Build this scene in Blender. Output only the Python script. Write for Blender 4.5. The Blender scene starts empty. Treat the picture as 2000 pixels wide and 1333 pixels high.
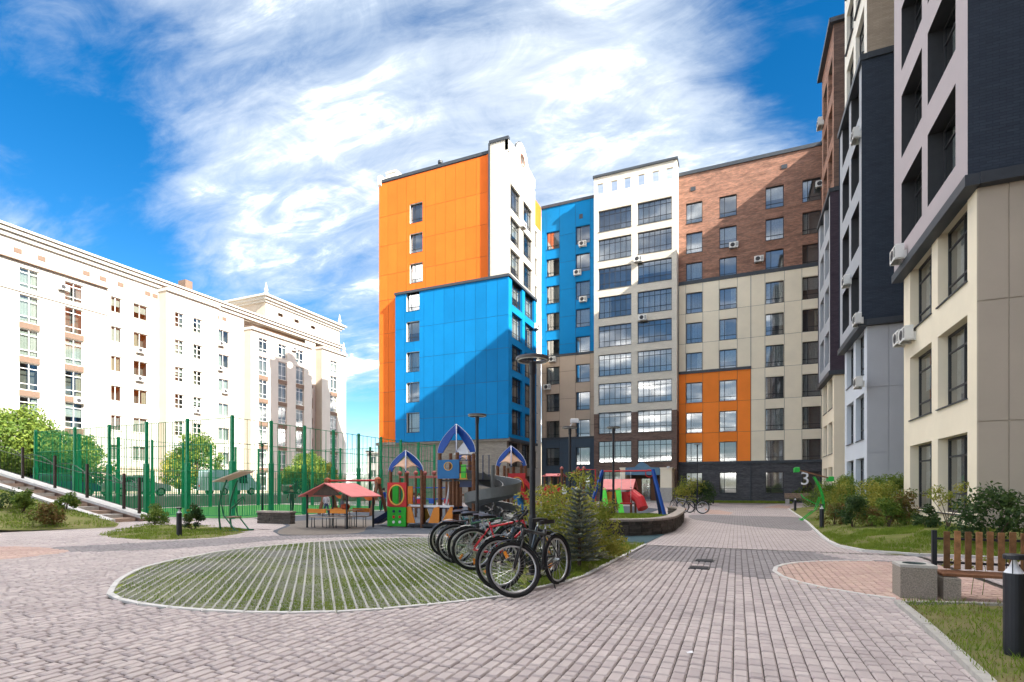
import bpy, math, random
from mathutils import Vector, Matrix, noise
R = math.radians
rnd = random.Random(7)
S = bpy.context.scene
COL = S.collection

# ------------------------------------------------------------------ camera
FPX, CXP, HOR, EYE = 1034.0, 1000.0, 955.0, 1.35        # focal length, centre and horizon in photo pixels, eye height in metres
YAW = math.atan2(440.0, FPX)
SN, CS = math.sin(YAW), math.cos(YAW)
cam_d = bpy.data.cameras.new('camera'); cam = bpy.data.objects.new('camera', cam_d); COL.objects.link(cam)
cam.location = (0, 0, EYE); cam.rotation_euler = (R(90), 0, YAW)
cam_d.sensor_width = 36; cam_d.lens = FPX / 2000 * 36; cam_d.shift_y = (HOR - 666.5) / 2000
cam_d.clip_start = .05; cam_d.clip_end = 3000
S.camera = cam

# ------------------------------------------------------------------ sun, sky, exposure
SUN = Vector((1.0, -.31, .655)).normalized()             # towards the sun
sun_el = math.asin(SUN.z); sun_az = math.atan2(SUN.x, SUN.y)
sl = bpy.data.lights.new('sun', 'SUN'); sl.energy = 3.3; sl.angle = R(.53); sl.color = (1, .93, .82)
so = bpy.data.objects.new('sun', sl); COL.objects.link(so)
so.rotation_euler = (-SUN).to_track_quat('-Z', 'Y').to_euler(); so.location = (60, -20, 60)
S.view_settings.view_transform = 'Standard'; S.view_settings.look = 'None'
S.view_settings.gamma = 1; S.view_settings.exposure = 2.22
W = bpy.data.worlds.new('World'); S.world = W; W.use_nodes = True
nt = W.node_tree; nt.nodes.clear(); N = nt.nodes; L = nt.links
def wn(t, **k):
    n = N.new(t)
    for a, b in k.items(): setattr(n, a, b)
    return n
def wmath(op, a, b=None, c=None, clamp=False):
    n = wn('ShaderNodeMath', operation=op); n.use_clamp = clamp
    for i, x in enumerate((a, b, c)):
        if x is None: continue
        if isinstance(x, (int, float)): n.inputs[i].default_value = x
        else: L.new(x, n.inputs[i])
    return n.outputs[0]
sky = wn('ShaderNodeTexSky'); sky.sky_type = 'NISHITA'; sky.sun_disc = False
sky.sun_elevation = sun_el; sky.sun_rotation = sun_az; sky.air_density = 1.0; sky.dust_density = .3; sky.ozone_density = 3.0
tc = wn('ShaderNodeTexCoord'); sep = wn('ShaderNodeSeparateXYZ'); L.new(tc.outputs['Generated'], sep.inputs[0])
zz = wmath('MAXIMUM', sep.outputs[2], 0.0)
den = wmath('ADD', zz, .16)
cx_ = wmath('DIVIDE', sep.outputs[0], den); cy_ = wmath('DIVIDE', sep.outputs[1], den)
cmb = wn('ShaderNodeCombineXYZ'); L.new(cx_, cmb.inputs[0]); L.new(cy_, cmb.inputs[1])
mp = wn('ShaderNodeMapping'); L.new(cmb.outputs[0], mp.inputs[0])
mp.inputs['Rotation'].default_value = (0, 0, R(-38)); mp.inputs['Scale'].default_value = (.8, 1.75, 1); mp.inputs['Location'].default_value = (3.1, 7.7, 0)
n1 = wn('ShaderNodeTexNoise'); L.new(mp.outputs[0], n1.inputs['Vector']); n1.inputs['Scale'].default_value = .95
n1.inputs['Detail'].default_value = 11; n1.inputs['Roughness'].default_value = .6; n1.inputs['Distortion'].default_value = .5
n2 = wn('ShaderNodeTexNoise'); L.new(mp.outputs[0], n2.inputs['Vector']); n2.inputs['Scale'].default_value = 5.5
n2.inputs['Detail'].default_value = 8; n2.inputs['Roughness'].default_value = .65; n2.inputs['Distortion'].default_value = .9
cl = wmath('ADD', wmath('MULTIPLY', n1.outputs[0], .8), wmath('MULTIPLY', n2.outputs[0], .24))
# where the bigger cloud masses and the open blue lie in the photographed part of the sky (direction, width, amount)
def pixdir(px, py):
    u = (px - CXP) / FPX
    return Vector((-SN + u * CS, CS + u * SN, (HOR - py) / FPX)).normalized()
cl = wmath('ADD', cl, .055)  # cover raised all round, so unseen cloud behind the camera lights shaded walls
for (px, py, k, amt) in ((640, 200, 9, -.005), (960, 250, 16, -.035), (420, 420, 20, .03), (100, 190, 30, -.20), (20, 60, 60, .04), (140, 390, 60, -.17), (290, 470, 150, -.14), (190, 470, 90, .05),
                         (1480, 40, 40, -.15), (1270, 130, 50, .03), (1440, 210, 50, .05), (1560, 200, 60, -.10), (30, 330, 120, .09), (1230, 290, 160, -.05), (700, 780, 60, -.10)):
    d = pixdir(px, py)
    vm = wn('ShaderNodeVectorMath', operation='DOT_PRODUCT'); L.new(tc.outputs['Generated'], vm.inputs[0]); vm.inputs[1].default_value = d
    g = wmath('POWER', wmath('MAXIMUM', vm.outputs['Value'], 0.0), k * 2.0)
    cl = wmath('MULTIPLY_ADD', g, amt, cl)
veil = cl                                                # thin high veil that thickens over the middle of the view
for (px, py, k, amt) in ((1100, 170, 12, .09), (720, 270, 9, .06), (400, 150, 40, .035), (330, 330, 40, .05), (1400, 230, 50, .06), (60, 90, 250, .05)):
    vm = wn('ShaderNodeVectorMath', operation='DOT_PRODUCT'); L.new(tc.outputs['Generated'], vm.inputs[0]); vm.inputs[1].default_value = pixdir(px, py)
    veil = wmath('MULTIPLY_ADD', wmath('POWER', wmath('MAXIMUM', vm.outputs['Value'], 0.0), k * 2.0), amt, veil)
mr = wn('ShaderNodeMapRange'); mr.interpolation_type = 'SMOOTHSTEP'; L.new(veil, mr.inputs[0])
mr.inputs[1].default_value = .42; mr.inputs[2].default_value = .74
cov = wmath('MULTIPLY', mr.outputs[0], .97)
n3 = wn('ShaderNodeTexNoise'); L.new(mp.outputs[0], n3.inputs['Vector']); n3.inputs['Scale'].default_value = 3.0; n3.inputs['Detail'].default_value = 6
cr = wn('ShaderNodeMix', data_type='RGBA'); L.new(n3.outputs[0], cr.inputs['Factor'])
WISP, CORE = 2.0, 205.0                                  # thin veils; thick cloud cores over-brightened as added fill for the shaded court
cr.inputs[6].default_value = (.70 * WISP, .85 * WISP, 1.02 * WISP, 1); cr.inputs[7].default_value = (1.0 * WISP, 1.05 * WISP, 1.1 * WISP, 1)
mc = wn('ShaderNodeMapRange'); mc.interpolation_type = 'SMOOTHSTEP'; n4 = wn('ShaderNodeTexNoise'); L.new(mp.outputs[0], n4.inputs['Vector']); n4.inputs['Scale'].default_value = 4.5; n4.inputs['Detail'].default_value = 7; n4.inputs['Roughness'].default_value = .58; n4.inputs['Distortion'].default_value = .6
L.new(wmath('MULTIPLY_ADD', wmath('SUBTRACT', n4.outputs[0], .5), .16, cl), mc.inputs[0]); mc.inputs[1].default_value = .50; mc.inputs[2].default_value = .95
ck_ = wn('ShaderNodeMix', data_type='RGBA'); L.new(wmath('POWER', mc.outputs[0], 2.2), ck_.inputs['Factor']); L.new(cr.outputs[2], ck_.inputs[6]); ck_.inputs[7].default_value = (1.06 * CORE, 1.0 * CORE, .90 * CORE, 1)
hs = wn('ShaderNodeHueSaturation'); hs.inputs['Saturation'].default_value = 1.4; hs.inputs['Value'].default_value = .37; L.new(sky.outputs[0], hs.inputs['Color'])
mx = wn('ShaderNodeMix', data_type='RGBA'); L.new(cov, mx.inputs['Factor']); L.new(hs.outputs[0], mx.inputs[6]); L.new(ck_.outputs[2], mx.inputs[7])
bg = wn('ShaderNodeBackground'); bg.inputs['Strength'].default_value = .12; L.new(mx.outputs[2], bg.inputs['Color'])
wo = wn('ShaderNodeOutputWorld'); L.new(bg.outputs[0], wo.inputs[0])
S.render.engine = 'CYCLES'
cy = S.cycles
cy.use_denoising = True
try: cy.denoiser = 'OPENIMAGEDENOISE'
except Exception: pass
cy.max_bounces = 7; cy.diffuse_bounces = 4; cy.glossy_bounces = 3; cy.transmission_bounces = 3; cy.transparent_max_bounces = 12
cy.caustics_reflective = False; cy.caustics_refractive = False; cy.sample_clamp_indirect = 6

# ------------------------------------------------------------------ photo pixel -> place
def dirs(px):
    u = (px - CXP) / FPX
    return -SN + u * CS, CS + u * SN
def G(px, py, z=0.0):                       # a point standing on the ground (height z)
    d = FPX * (EYE - z) / (py - HOR); a, b = dirs(px)
    return Vector((d * a, d * b, z))
def PY(px, py, Y):                          # a point on the vertical plane Y: (x, z)
    a, b = dirs(px); d = Y / b
    return d * a, EYE + d * (HOR - py) / FPX
def PX(px, py, X):                          # a point on the vertical plane X: (y, z)
    a, b = dirs(px); d = X / a
    return d * b, EYE + d * (HOR - py) / FPX
def inside(poly, x, y):
    c = False; j = len(poly) - 1
    for i in range(len(poly)):
        xi, yi = poly[i][0], poly[i][1]; xj, yj = poly[j][0], poly[j][1]
        if (yi > y) != (yj > y) and x < (xj - xi) * (y - yi) / (yj - yi) + xi: c = not c
        j = i
    return c
def smooth_poly(pts, n=6, closed=True):     # Catmull-Rom through 2-D points
    out = []; m = len(pts)
    for i in range(m if closed else m - 1):
        p0, p1, p2, p3 = (pts[(i + k) % m] if closed else pts[min(max(i + k, 0), m - 1)] for k in (-1, 0, 1, 2))
        for k in range(n):
            t = k / n
            out.append(tuple(.5 * ((2 * p1[c]) + (-p0[c] + p2[c]) * t + (2 * p0[c] - 5 * p1[c] + 4 * p2[c] - p3[c]) * t * t + (-p0[c] + 3 * p1[c] - 3 * p2[c] + p3[c]) * t ** 3) for c in range(len(p1))))
    if not closed: out.append(tuple(pts[-1]))
    return out

# ------------------------------------------------------------------ meshes
class MB:
    def __init__(s): s.v = []; s.f = []; s.m = []; s.cm = 0
    def face(s, pts):
        i = len(s.v); s.v.extend(tuple(p) for p in pts); s.f.append(tuple(range(i, i + len(pts)))); s.m.append(s.cm); return s
    def idx(s, pts, faces):
        i = len(s.v); s.v.extend(tuple(p) for p in pts)
        for f in faces: s.f.append(tuple(k + i for k in f)); s.m.append(s.cm)
        return s
    def box(s, x0, x1, y0, y1, z0, z1):
        return s.idx([(x0, y0, z0), (x1, y0, z0), (x1, y1, z0), (x0, y1, z0), (x0, y0, z1), (x1, y0, z1), (x1, y1, z1), (x0, y1, z1)],
                     [(0, 3, 2, 1), (4, 5, 6, 7), (0, 1, 5, 4), (1, 2, 6, 5), (2, 3, 7, 6), (3, 0, 4, 7)])
    def bbox(s, x0, x1, y0, y1, z0, z1, b):   # box with bevelled upper edge
        return s.idx([(x0, y0, z0), (x1, y0, z0), (x1, y1, z0), (x0, y1, z0), (x0, y0, z1 - b), (x1, y0, z1 - b), (x1, y1, z1 - b), (x0, y1, z1 - b),
                      (x0 + b, y0 + b, z1), (x1 - b, y0 + b, z1), (x1 - b, y1 - b, z1), (x0 + b, y1 - b, z1)],
                     [(8, 9, 10, 11), (0, 1, 5, 4), (1, 2, 6, 5), (2, 3, 7, 6), (3, 0, 4, 7), (4, 5, 9, 8), (5, 6, 10, 9), (6, 7, 11, 10), (7, 4, 8, 11)])
    def beam(s, p, q, w, h=None, up=(0, 0, 1)):  # rectangular bar from p to q
        p, q = Vector(p), Vector(q); h = h or w; d = (q - p).normalized(); u = Vector(up)
        if abs(d.dot(u)) > .98: u = Vector((0, 1, 0))
        a = d.cross(u).normalized() * w / 2; b = a.cross(d).normalized() * h / 2
        P = [p - a - b, p + a - b, p + a + b, p - a + b, q - a - b, q + a - b, q + a + b, q - a + b]
        return s.idx(P, [(0, 3, 2, 1), (4, 5, 6, 7), (0, 1, 5, 4), (1, 2, 6, 5), (2, 3, 7, 6), (3, 0, 4, 7)])
    def tube(s, pts, r, n=8, cap=True, closed=False):
        pts = [Vector(p) for p in pts]; m = len(pts); rs = r if isinstance(r, (list, tuple)) else [r] * m
        base = len(s.v); u = None
        for i, p in enumerate(pts):
            d = (pts[(i + 1) % m] - pts[i - 1]) if closed else (pts[min(i + 1, m - 1)] - pts[max(i - 1, 0)])
            d.normalize()
            if u is None:
                u = d.orthogonal().normalized()
            else:
                u = (u - d * u.dot(d));
                u = u.normalized() if u.length > 1e-6 else d.orthogonal().normalized()
            w = d.cross(u)
            for k in range(n):
                a = 2 * math.pi * k / n
                s.v.append(tuple(p + (u * math.cos(a) + w * math.sin(a)) * rs[i]))
        for i in range(m if closed else m - 1):
            j = (i + 1) % m
            for k in range(n):
                k2 = (k + 1) % n
                s.f.append((base + i * n + k, base + i * n + k2, base + j * n + k2, base + j * n + k)); s.m.append(s.cm)
        if cap and not closed:
            s.f.append(tuple(base + k for k in reversed(range(n)))); s.m.append(s.cm)
            s.f.append(tuple(base + (m - 1) * n + k for k in range(n))); s.m.append(s.cm)
        return s
    def ring(s, c, rad, r, n=28, k=6, axis='y'):
        c = Vector(c); P = []
        for i in range(n):
            a = 2 * math.pi * i / n; q = Vector((math.cos(a) * rad, 0, math.sin(a) * rad))
            if axis == 'z': q = Vector((q.x, q.z, 0))
            if axis == 'x': q = Vector((0, q.x, q.z))
            P.append(c + q)
        return s.tube(P, r, k, closed=True)
    def lathe(s, prof, n=16, c=(0, 0, 0)):
        base = len(s.v)
        for (r, z) in prof:
            for k in range(n):
                a = 2 * math.pi * k / n; s.v.append((c[0] + r * math.cos(a), c[1] + r * math.sin(a), c[2] + z))
        for i in range(len(prof) - 1):
            for k in range(n):
                k2 = (k + 1) % n
                s.f.append((base + i * n + k, base + i * n + k2, base + (i + 1) * n + k2, base + (i + 1) * n + k)); s.m.append(s.cm)
        if prof[-1][0] > 1e-4: s.f.append(tuple(base + (len(prof) - 1) * n + k for k in range(n))); s.m.append(s.cm)
        return s
    def prism(s, poly, z0, z1, sides=True, bottom=False):
        n = len(poly); i = len(s.v)
        s.v.extend((p[0], p[1], z1) for p in poly); s.f.append(tuple(range(i, i + n))); s.m.append(s.cm)
        if sides:
            j = len(s.v); s.v.extend((p[0], p[1], z1) for p in poly); s.v.extend((p[0], p[1], z0) for p in poly)
            for k in range(n):
                k2 = (k + 1) % n; s.f.append((j + n + k, j + n + k2, j + k2, j + k)); s.m.append(s.cm)
        if bottom: s.face([(p[0], p[1], z0) for p in reversed(poly)])
        return s
    def slab(s, poly, y0, y1):                # outline in (x, z), thickness along y
        n = len(poly)
        s.face([(p[0], y0, p[1]) for p in poly]); s.face([(p[0], y1, p[1]) for p in reversed(poly)])
        for k in range(n):
            a, b = poly[k], poly[(k + 1) % n]
            s.face([(a[0], y1, a[1]), (b[0], y1, b[1]), (b[0], y0, b[1]), (a[0], y0, a[1])])
        return s
    def holed(s, outer, inner, y0, y1):       # slab with a hole: both rings have the same number of points
        n = len(outer)
        for y, fl in ((y0, 0), (y1, 1)):
            for k in range(n):
                q = [outer[k], outer[(k + 1) % n], inner[(k + 1) % n], inner[k]]
                if fl: q.reverse()
                s.face([(p[0], y, p[1]) for p in q])
        for rg, fl in ((outer, 0), (inner, 1)):
            for k in range(n):
                a, b = rg[k], rg[(k + 1) % n]
                if fl: a, b = b, a
                s.face([(a[0], y1, a[1]), (b[0], y1, b[1]), (b[0], y0, b[1]), (a[0], y0, a[1])])
        return s
    def mesh(s, name, mats, smooth=False):
        me = bpy.data.meshes.new(name); me.from_pydata(s.v, [], s.f)
        for m in (mats if isinstance(mats, (list, tuple)) else [mats]): me.materials.append(m)
        if any(s.m): me.polygons.foreach_set('material_index', s.m)
        if smooth: me.polygons.foreach_set('use_smooth', [True] * len(s.f))
        me.update(); return me
    def build(s, name, mats, parent=None, loc=(0, 0, 0), rz=0, smooth=False, world=False):
        o = link(name, s.mesh(name, mats, smooth), parent, loc, rz)
        if world and parent is not None: o.location = Vector(o.location) - Vector(parent.location)
        return o
def link(name, me, parent=None, loc=(0, 0, 0), rz=0):
    o = bpy.data.objects.new(name, me); COL.objects.link(o); o.location = loc
    if rz: o.rotation_euler = (0, 0, rz)
    if parent is not None: o.parent = parent
    return o
def tag(o, label=None, cat=None, group=None, kind=None):
    for k, x in (('label', label), ('category', cat), ('group', group), ('kind', kind)):
        if x: o[k] = x
    return o
def thing(name, label, cat, loc=(0, 0, 0), rz=0, group=None):
    return tag(link(name, None, None, loc, rz), label, cat, group)
def struct(o): o['kind'] = 'structure'; return o

# ------------------------------------------------------------------ materials
def s2l(*c): return tuple(((x / 255) / 12.92 if x <= 10 else (((x / 255) + .055) / 1.055) ** 2.4) for x in c)
MATS = {}
def mat(name, col, rough=.75, var=.12, vs=3.0, bump=0.0, bs=60.0, spec=.35, metal=0.0, orand=0.0, col2=None, coat=0.0, trans=0.0, dirt=0.0, obj=False):
    if name in MATS: return MATS[name]
    m = bpy.data.materials.new(name); m.use_nodes = True; t = m.node_tree; b = t.nodes['Principled BSDF']; K = t.links
    b.inputs['Roughness'].default_value = rough; b.inputs['Metallic'].default_value = metal; b.inputs['Specular IOR Level'].default_value = spec
    if coat: b.inputs['Coat Weight'].default_value = coat; b.inputs['Coat Roughness'].default_value = .15
    if obj: vec = t.nodes.new('ShaderNodeTexCoord').outputs['Object']
    else: vec = t.nodes.new('ShaderNodeNewGeometry').outputs['Position']
    nz = t.nodes.new('ShaderNodeTexNoise'); nz.inputs['Scale'].default_value = vs; nz.inputs['Detail'].default_value = 7; nz.inputs['Roughness'].default_value = .65
    K.new(vec, nz.inputs['Vector'])
    rp = t.nodes.new('ShaderNodeMapRange'); rp.inputs[1].default_value = .3; rp.inputs[2].default_value = .7; K.new(nz.outputs[0], rp.inputs[0])
    mx = t.nodes.new('ShaderNodeMix'); mx.data_type = 'RGBA'; K.new(rp.outputs[0], mx.inputs['Factor'])
    c2 = col2 or tuple(min(1, x * (1 + var)) for x in col); c1 = col if col2 else tuple(x * (1 - var) for x in col)
    mx.inputs[6].default_value = (*c1, 1); mx.inputs[7].default_value = (*c2, 1)
    out = mx.outputs[2]
    if orand:
        oi = t.nodes.new('ShaderNodeObjectInfo'); h = t.nodes.new('ShaderNodeHueSaturation')
        r2 = t.nodes.new('ShaderNodeMapRange'); K.new(oi.outputs['Random'], r2.inputs[0]); r2.inputs[3].default_value = 1 - orand; r2.inputs[4].default_value = 1 + orand
        K.new(r2.outputs[0], h.inputs['Value']); K.new(out, h.inputs['Color']); out = h.outputs[0]
    K.new(out, b.inputs['Base Color'])
    if bump:
        n2 = t.nodes.new('ShaderNodeTexNoise'); n2.inputs['Scale'].default_value = bs; n2.inputs['Detail'].default_value = 5; K.new(vec, n2.inputs['Vector'])
        bp = t.nodes.new('ShaderNodeBump'); bp.inputs['Strength'].default_value = bump; bp.inputs['Distance'].default_value = .01; K.new(n2.outputs[0], bp.inputs['Height']); K.new(bp.outputs[0], b.inputs['Normal'])
    if trans:                                 # thin leaves and cloth let light through
        tl = t.nodes.new('ShaderNodeBsdfTranslucent'); K.new(out, tl.inputs['Color']); ms = t.nodes.new('ShaderNodeMixShader'); ms.inputs[0].default_value = trans
        K.new(b.outputs[0], ms.inputs[1]); K.new(tl.outputs[0], ms.inputs[2]); K.new(ms.outputs[0], t.nodes['Material Output'].inputs[0])
    MATS[name] = m; return m
def brickmat(name, c1, c2, mortar, bw=.26, bh=.075, rough=.85, streak=.35, floor=False):
    m = bpy.data.materials.new(name); m.use_nodes = True; t = m.node_tree; b = t.nodes['Principled BSDF']; K = t.links
    b.inputs['Roughness'].default_value = rough; b.inputs['Specular IOR Level'].default_value = .25
    g = t.nodes.new('ShaderNodeNewGeometry'); sp = t.nodes.new('ShaderNodeSeparateXYZ'); K.new(g.outputs['Position'], sp.inputs[0])
    cm = t.nodes.new('ShaderNodeCombineXYZ')
    if floor: K.new(sp.outputs[1], cm.inputs[0]); K.new(sp.outputs[0], cm.inputs[1])
    else:
        ad = t.nodes.new('ShaderNodeMath'); ad.operation = 'ADD'; K.new(sp.outputs[0], ad.inputs[0]); K.new(sp.outputs[1], ad.inputs[1])
        K.new(ad.outputs[0], cm.inputs[0]); K.new(sp.outputs[2], cm.inputs[1])
    br = t.nodes.new('ShaderNodeTexBrick'); K.new(cm.outputs[0], br.inputs['Vector']); br.inputs['Scale'].default_value = 1
    br.inputs['Brick Width'].default_value = bw; br.inputs['Row Height'].default_value = bh; br.inputs['Mortar Size'].default_value = .007 if not floor else .004
    br.inputs['Color1'].default_value = (*c1, 1); br.inputs['Color2'].default_value = (*c2, 1); br.inputs['Mortar'].default_value = (*mortar, 1)
    nz = t.nodes.new('ShaderNodeTexNoise'); nz.inputs['Detail'].default_value = 6
    ml = t.nodes.new('ShaderNodeVectorMath'); ml.operation = 'MULTIPLY'; K.new(cm.outputs[0], ml.inputs[0]); ml.inputs[1].default_value = (.55, 2.6, 1) if not floor else (.6, .6, 1)
    K.new(ml.outputs[0], nz.inputs['Vector']); nz.inputs['Scale'].default_value = 1.1; nz.inputs['Roughness'].default_value = .75
    rp = t.nodes.new('ShaderNodeMapRange'); rp.inputs[1].default_value = .3; rp.inputs[2].default_value = .7; rp.inputs[3].default_value = 1 - streak; rp.inputs[4].default_value = 1 + streak; K.new(nz.outputs[0], rp.inputs[0])
    hv = t.nodes.new('ShaderNodeHueSaturation'); K.new(br.outputs[0], hv.inputs['Color']); K.new(rp.outputs[0], hv.inputs['Value']); K.new(hv.outputs[0], b.inputs['Base Color'])
    bp = t.nodes.new('ShaderNodeBump'); bp.invert = True; bp.inputs['Strength'].default_value = .6; bp.inputs['Distance'].default_value = .008; K.new(br.outputs['Fac'], bp.inputs['Height']); K.new(bp.outputs[0], b.inputs['Normal'])
    return m
def glassmat(name, tint, refl, gloss=(.95, .97, 1)):
    m = bpy.data.materials.new(name); m.use_nodes = True; t = m.node_tree; K = t.links; t.nodes.remove(t.nodes['Principled BSDF'])
    tr = t.nodes.new('ShaderNodeBsdfTransparent'); tr.inputs[0].default_value = (*tint, 1)
    gl = t.nodes.new('ShaderNodeBsdfGlossy'); gl.inputs['Roughness'].default_value = .03; gl.inputs['Color'].default_value = (*gloss, 1)
    nz = t.nodes.new('ShaderNodeTexNoise'); nz.inputs['Scale'].default_value = .8; g = t.nodes.new('ShaderNodeNewGeometry'); K.new(g.outputs['Position'], nz.inputs['Vector'])
    bp = t.nodes.new('ShaderNodeBump'); bp.inputs['Strength'].default_value = .03; bp.inputs['Distance'].default_value = .02; K.new(nz.outputs[0], bp.inputs['Height']); K.new(bp.outputs[0], gl.inputs['Normal'])
    fr = t.nodes.new('ShaderNodeFresnel'); fr.inputs[0].default_value = 1.5
    ad = t.nodes.new('ShaderNodeMath'); ad.operation = 'ADD'; ad.use_clamp = True; K.new(fr.outputs[0], ad.inputs[0])
    oi = t.nodes.new('ShaderNodeObjectInfo'); r2 = t.nodes.new('ShaderNodeMapRange'); K.new(oi.outputs['Random'], r2.inputs[0]); r2.inputs[3].default_value = refl * .8; r2.inputs[4].default_value = refl * 1.2; K.new(r2.outputs[0], ad.inputs[1])
    ms = t.nodes.new('ShaderNodeMixShader'); K.new(ad.outputs[0], ms.inputs[0]); K.new(tr.outputs[0], ms.inputs[1]); K.new(gl.outputs[0], ms.inputs[2]); K.new(ms.outputs[0], t.nodes['Material Output'].inputs[0])
    return m
M = {}
M['glass'] = glassmat('window_glass', (.74, .8, .82), .19)
M['glass_dark'] = glassmat('balcony_glass', (.72, .78, .8), .19)
M['glass_pale'] = glassmat('house_window_glass', (.6, .68, .66), .10)
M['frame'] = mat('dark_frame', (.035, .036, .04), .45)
M['frame_white'] = mat('white_frame', (.78, .78, .76), .5)
M['room'] = mat('room', (.21, .195, .18), .9)
M['cur_white'] = mat('curtain_white', (.62, .61, .58), .9, .2, 8)
M['cur_grey'] = mat('curtain_grey', (.34, .34, .35), .9, .2, 8)
M['cur_warm'] = mat('curtain_warm', (.5, .42, .33), .9, .2, 8)
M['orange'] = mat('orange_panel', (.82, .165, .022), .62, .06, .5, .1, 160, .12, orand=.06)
M['blue'] = mat('blue_panel', (.003, .19, .47), .62, .07, .5, .1, 160, .12, orand=.07)
M['orange_lifted'] = mat('orange_panel_shade_lifted', (.93, .25, .04), .62, .06, .5, .1, 160, .12, orand=.06)  # the tower's orange in a lighter copy, offsetting the shade on the wing
M['orange_trim'] = mat('orange_return', (.85, .15, .012), .6, .04)
M['white_panel'] = mat('white_stucco', (.74, .70, .62), .8, .05, 1.2, .12, 180)
M['white_brick'] = brickmat('white_brick', (.66, .60, .51), (.72, .66, .56), (.5, .46, .4), .25, .075, .85, .06)
M['cream'] = mat('cream_panel', (.82, .73, .57), .72, .05, .7, .1, 160, .25, orand=.03)
M['tan'] = mat('tan_panel', (.50, .39, .30), .72, .05, .7, .1, 160, .25, orand=.03)
M['slate'] = mat('slate_panel', (.06, .085, .115), .65, .08, .7, .1, 160, .25, orand=.03)
M['trim'] = mat('dark_metal_trim', (.05, .058, .07), .5)
M['brick_red'] = brickmat('brick_red', (.38, .185, .125), (.23, .125, .09), (.16, .125, .105), .26, .075, .85, .45)
M['brick_brown'] = brickmat('brick_brown', (.20, .125, .098), (.14, .092, .076), (.12, .1, .09), .26, .075, .85, .3)
M['brick_grey'] = brickmat('brick_grey', (.11, .108, .115), (.075, .075, .085), (.06, .06, .065), .26, .075, .85, .3)
M['stone_grey'] = brickmat('stone_grey', (.30, .265, .225), (.24, .21, .18), (.18, .16, .14), .3, .08, .85, .22)
M['brick_tan'] = brickmat('brick_tan', (.42, .34, .26), (.36, .29, .22), (.3, .26, .2), .26, .075, .85, .15)
M['brick_navy'] = brickmat('brick_navy', (.042, .056, .08), (.034, .046, .068), (.026, .034, .05), .26, .075, .8, .12)
M['brick_purple'] = brickmat('brick_purple', (.075, .055, .075), (.06, .045, .062), (.045, .036, .05), .26, .075, .8, .12)
M['mauve'] = mat('mauve_panel', (.43, .375, .39), .7, .04, .7, .08, 160, .25)
M['greyface'] = mat('grey_panel', (.37, .385, .42), .7, .04, .7, .08, 160, .25)
M['lightgrey'] = mat('light_grey_panel', (.46, .475, .51), .7, .04, .7, .08, 160, .25)
M['paleblue'] = mat('pale_blue_panel', (.58, .62, .68), .7, .04, .7, .08, 160, .25)
M['taupe'] = mat('taupe_panel', (.49, .425, .345), .72, .05, .7, .1, 160, .25, orand=.03)
M['stucco'] = mat('left_stucco', (.54, .52, .48), .85, .05, .8, .1, 120)
M['stucco_tan'] = mat('left_stucco_tan', (.50, .43, .35), .85, .05, .8, .1, 120)
M['spandrel'] = mat('brown_spandrel', (.17, .115, .085), .75, .08)
M['roof'] = mat('roof_felt', (.09, .09, .095), .9)
M['ac_white'] = mat('ac_white', (.72, .71, .68), .5, .06)
M['ac_dark'] = mat('ac_grille', (.05, .05, .055), .6)
M['concrete'] = mat('concrete', (.40, .38, .35), .85, .16, 9, .25, 120)
M['concrete_pale'] = mat('pale_concrete', (.56, .54, .52), .85, .12, 9, .2, 120)
M['black'] = mat('black_metal', (.018, .02, .026), .42, .2, 5)
M['steel'] = mat('steel', (.6, .6, .6), .28, .1, metal=1)
M['green_paint'] = mat('green_fence_paint', (.006, .24, .10), .45, .15)
M['wood_brown'] = mat('brown_wood', (.17, .072, .034), .6, .35, 14, .2, 60)
M['red'] = mat('red_panel', (.55, .018, .022), .45, .1)
M['pink_roof'] = mat('faded_red_roof', (.68, .19, .18), .55, .12)
M['grn'] = mat('green_panel', (.015, .38, .02), .45, .1)
M['lime'] = mat('lime_panel', (.12, .75, .06), .45, .1)
M['pblue'] = mat('play_blue', (.012, .075, .36), .45, .1)
M['pblue2'] = mat('play_light_blue', (.01, .14, .36), .45, .1)
M['navy'] = mat('navy_plastic', (.012, .024, .085), .4, .1)
M['porange'] = mat('play_orange', (.72, .24, .025), .5, .1)
M['pyellow'] = mat('play_yellow', (.72, .40, .06), .5, .1)
M['tarp'] = mat('cream_tarp', (.78, .50, .33), .8, .1, trans=.25)
M['slidegrey'] = mat('grey_slide_plastic', (.15, .16, .16), .38, .08, coat=.2)
M['silver'] = mat('white_edge', (.72, .72, .74), .45, .05)
M['rubber'] = mat('rubber_slate', (.075, .085, .105), .95, .25, 30, .3, 200)
M['rubber_brown'] = mat('rubber_brown', (.17, .145, .125), .95, .25, 30, .3, 200)
M['rubber_teal'] = mat('rubber_teal', (.045, .085, .10), .95, .2, 30, .3, 200)
M['soil'] = mat('soil', (.13, .10, .065), .95, .35, 5, .6, 40, .1)
M['lawn'] = mat('lawn_ground', (.10, .135, .026), .95, .3, 2.2, .6, 50, .1, col2=(.22, .19, .085))
M['grass'] = mat('grass_blade', (.12, .21, .02), .7, .3, 1.6, spec=.2, trans=.35, col2=(.27, .33, .055))
M['grass_dry'] = mat('dry_grass_blade', (.22, .18, .07), .8, .3, 6, spec=.2, trans=.3)
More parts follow.
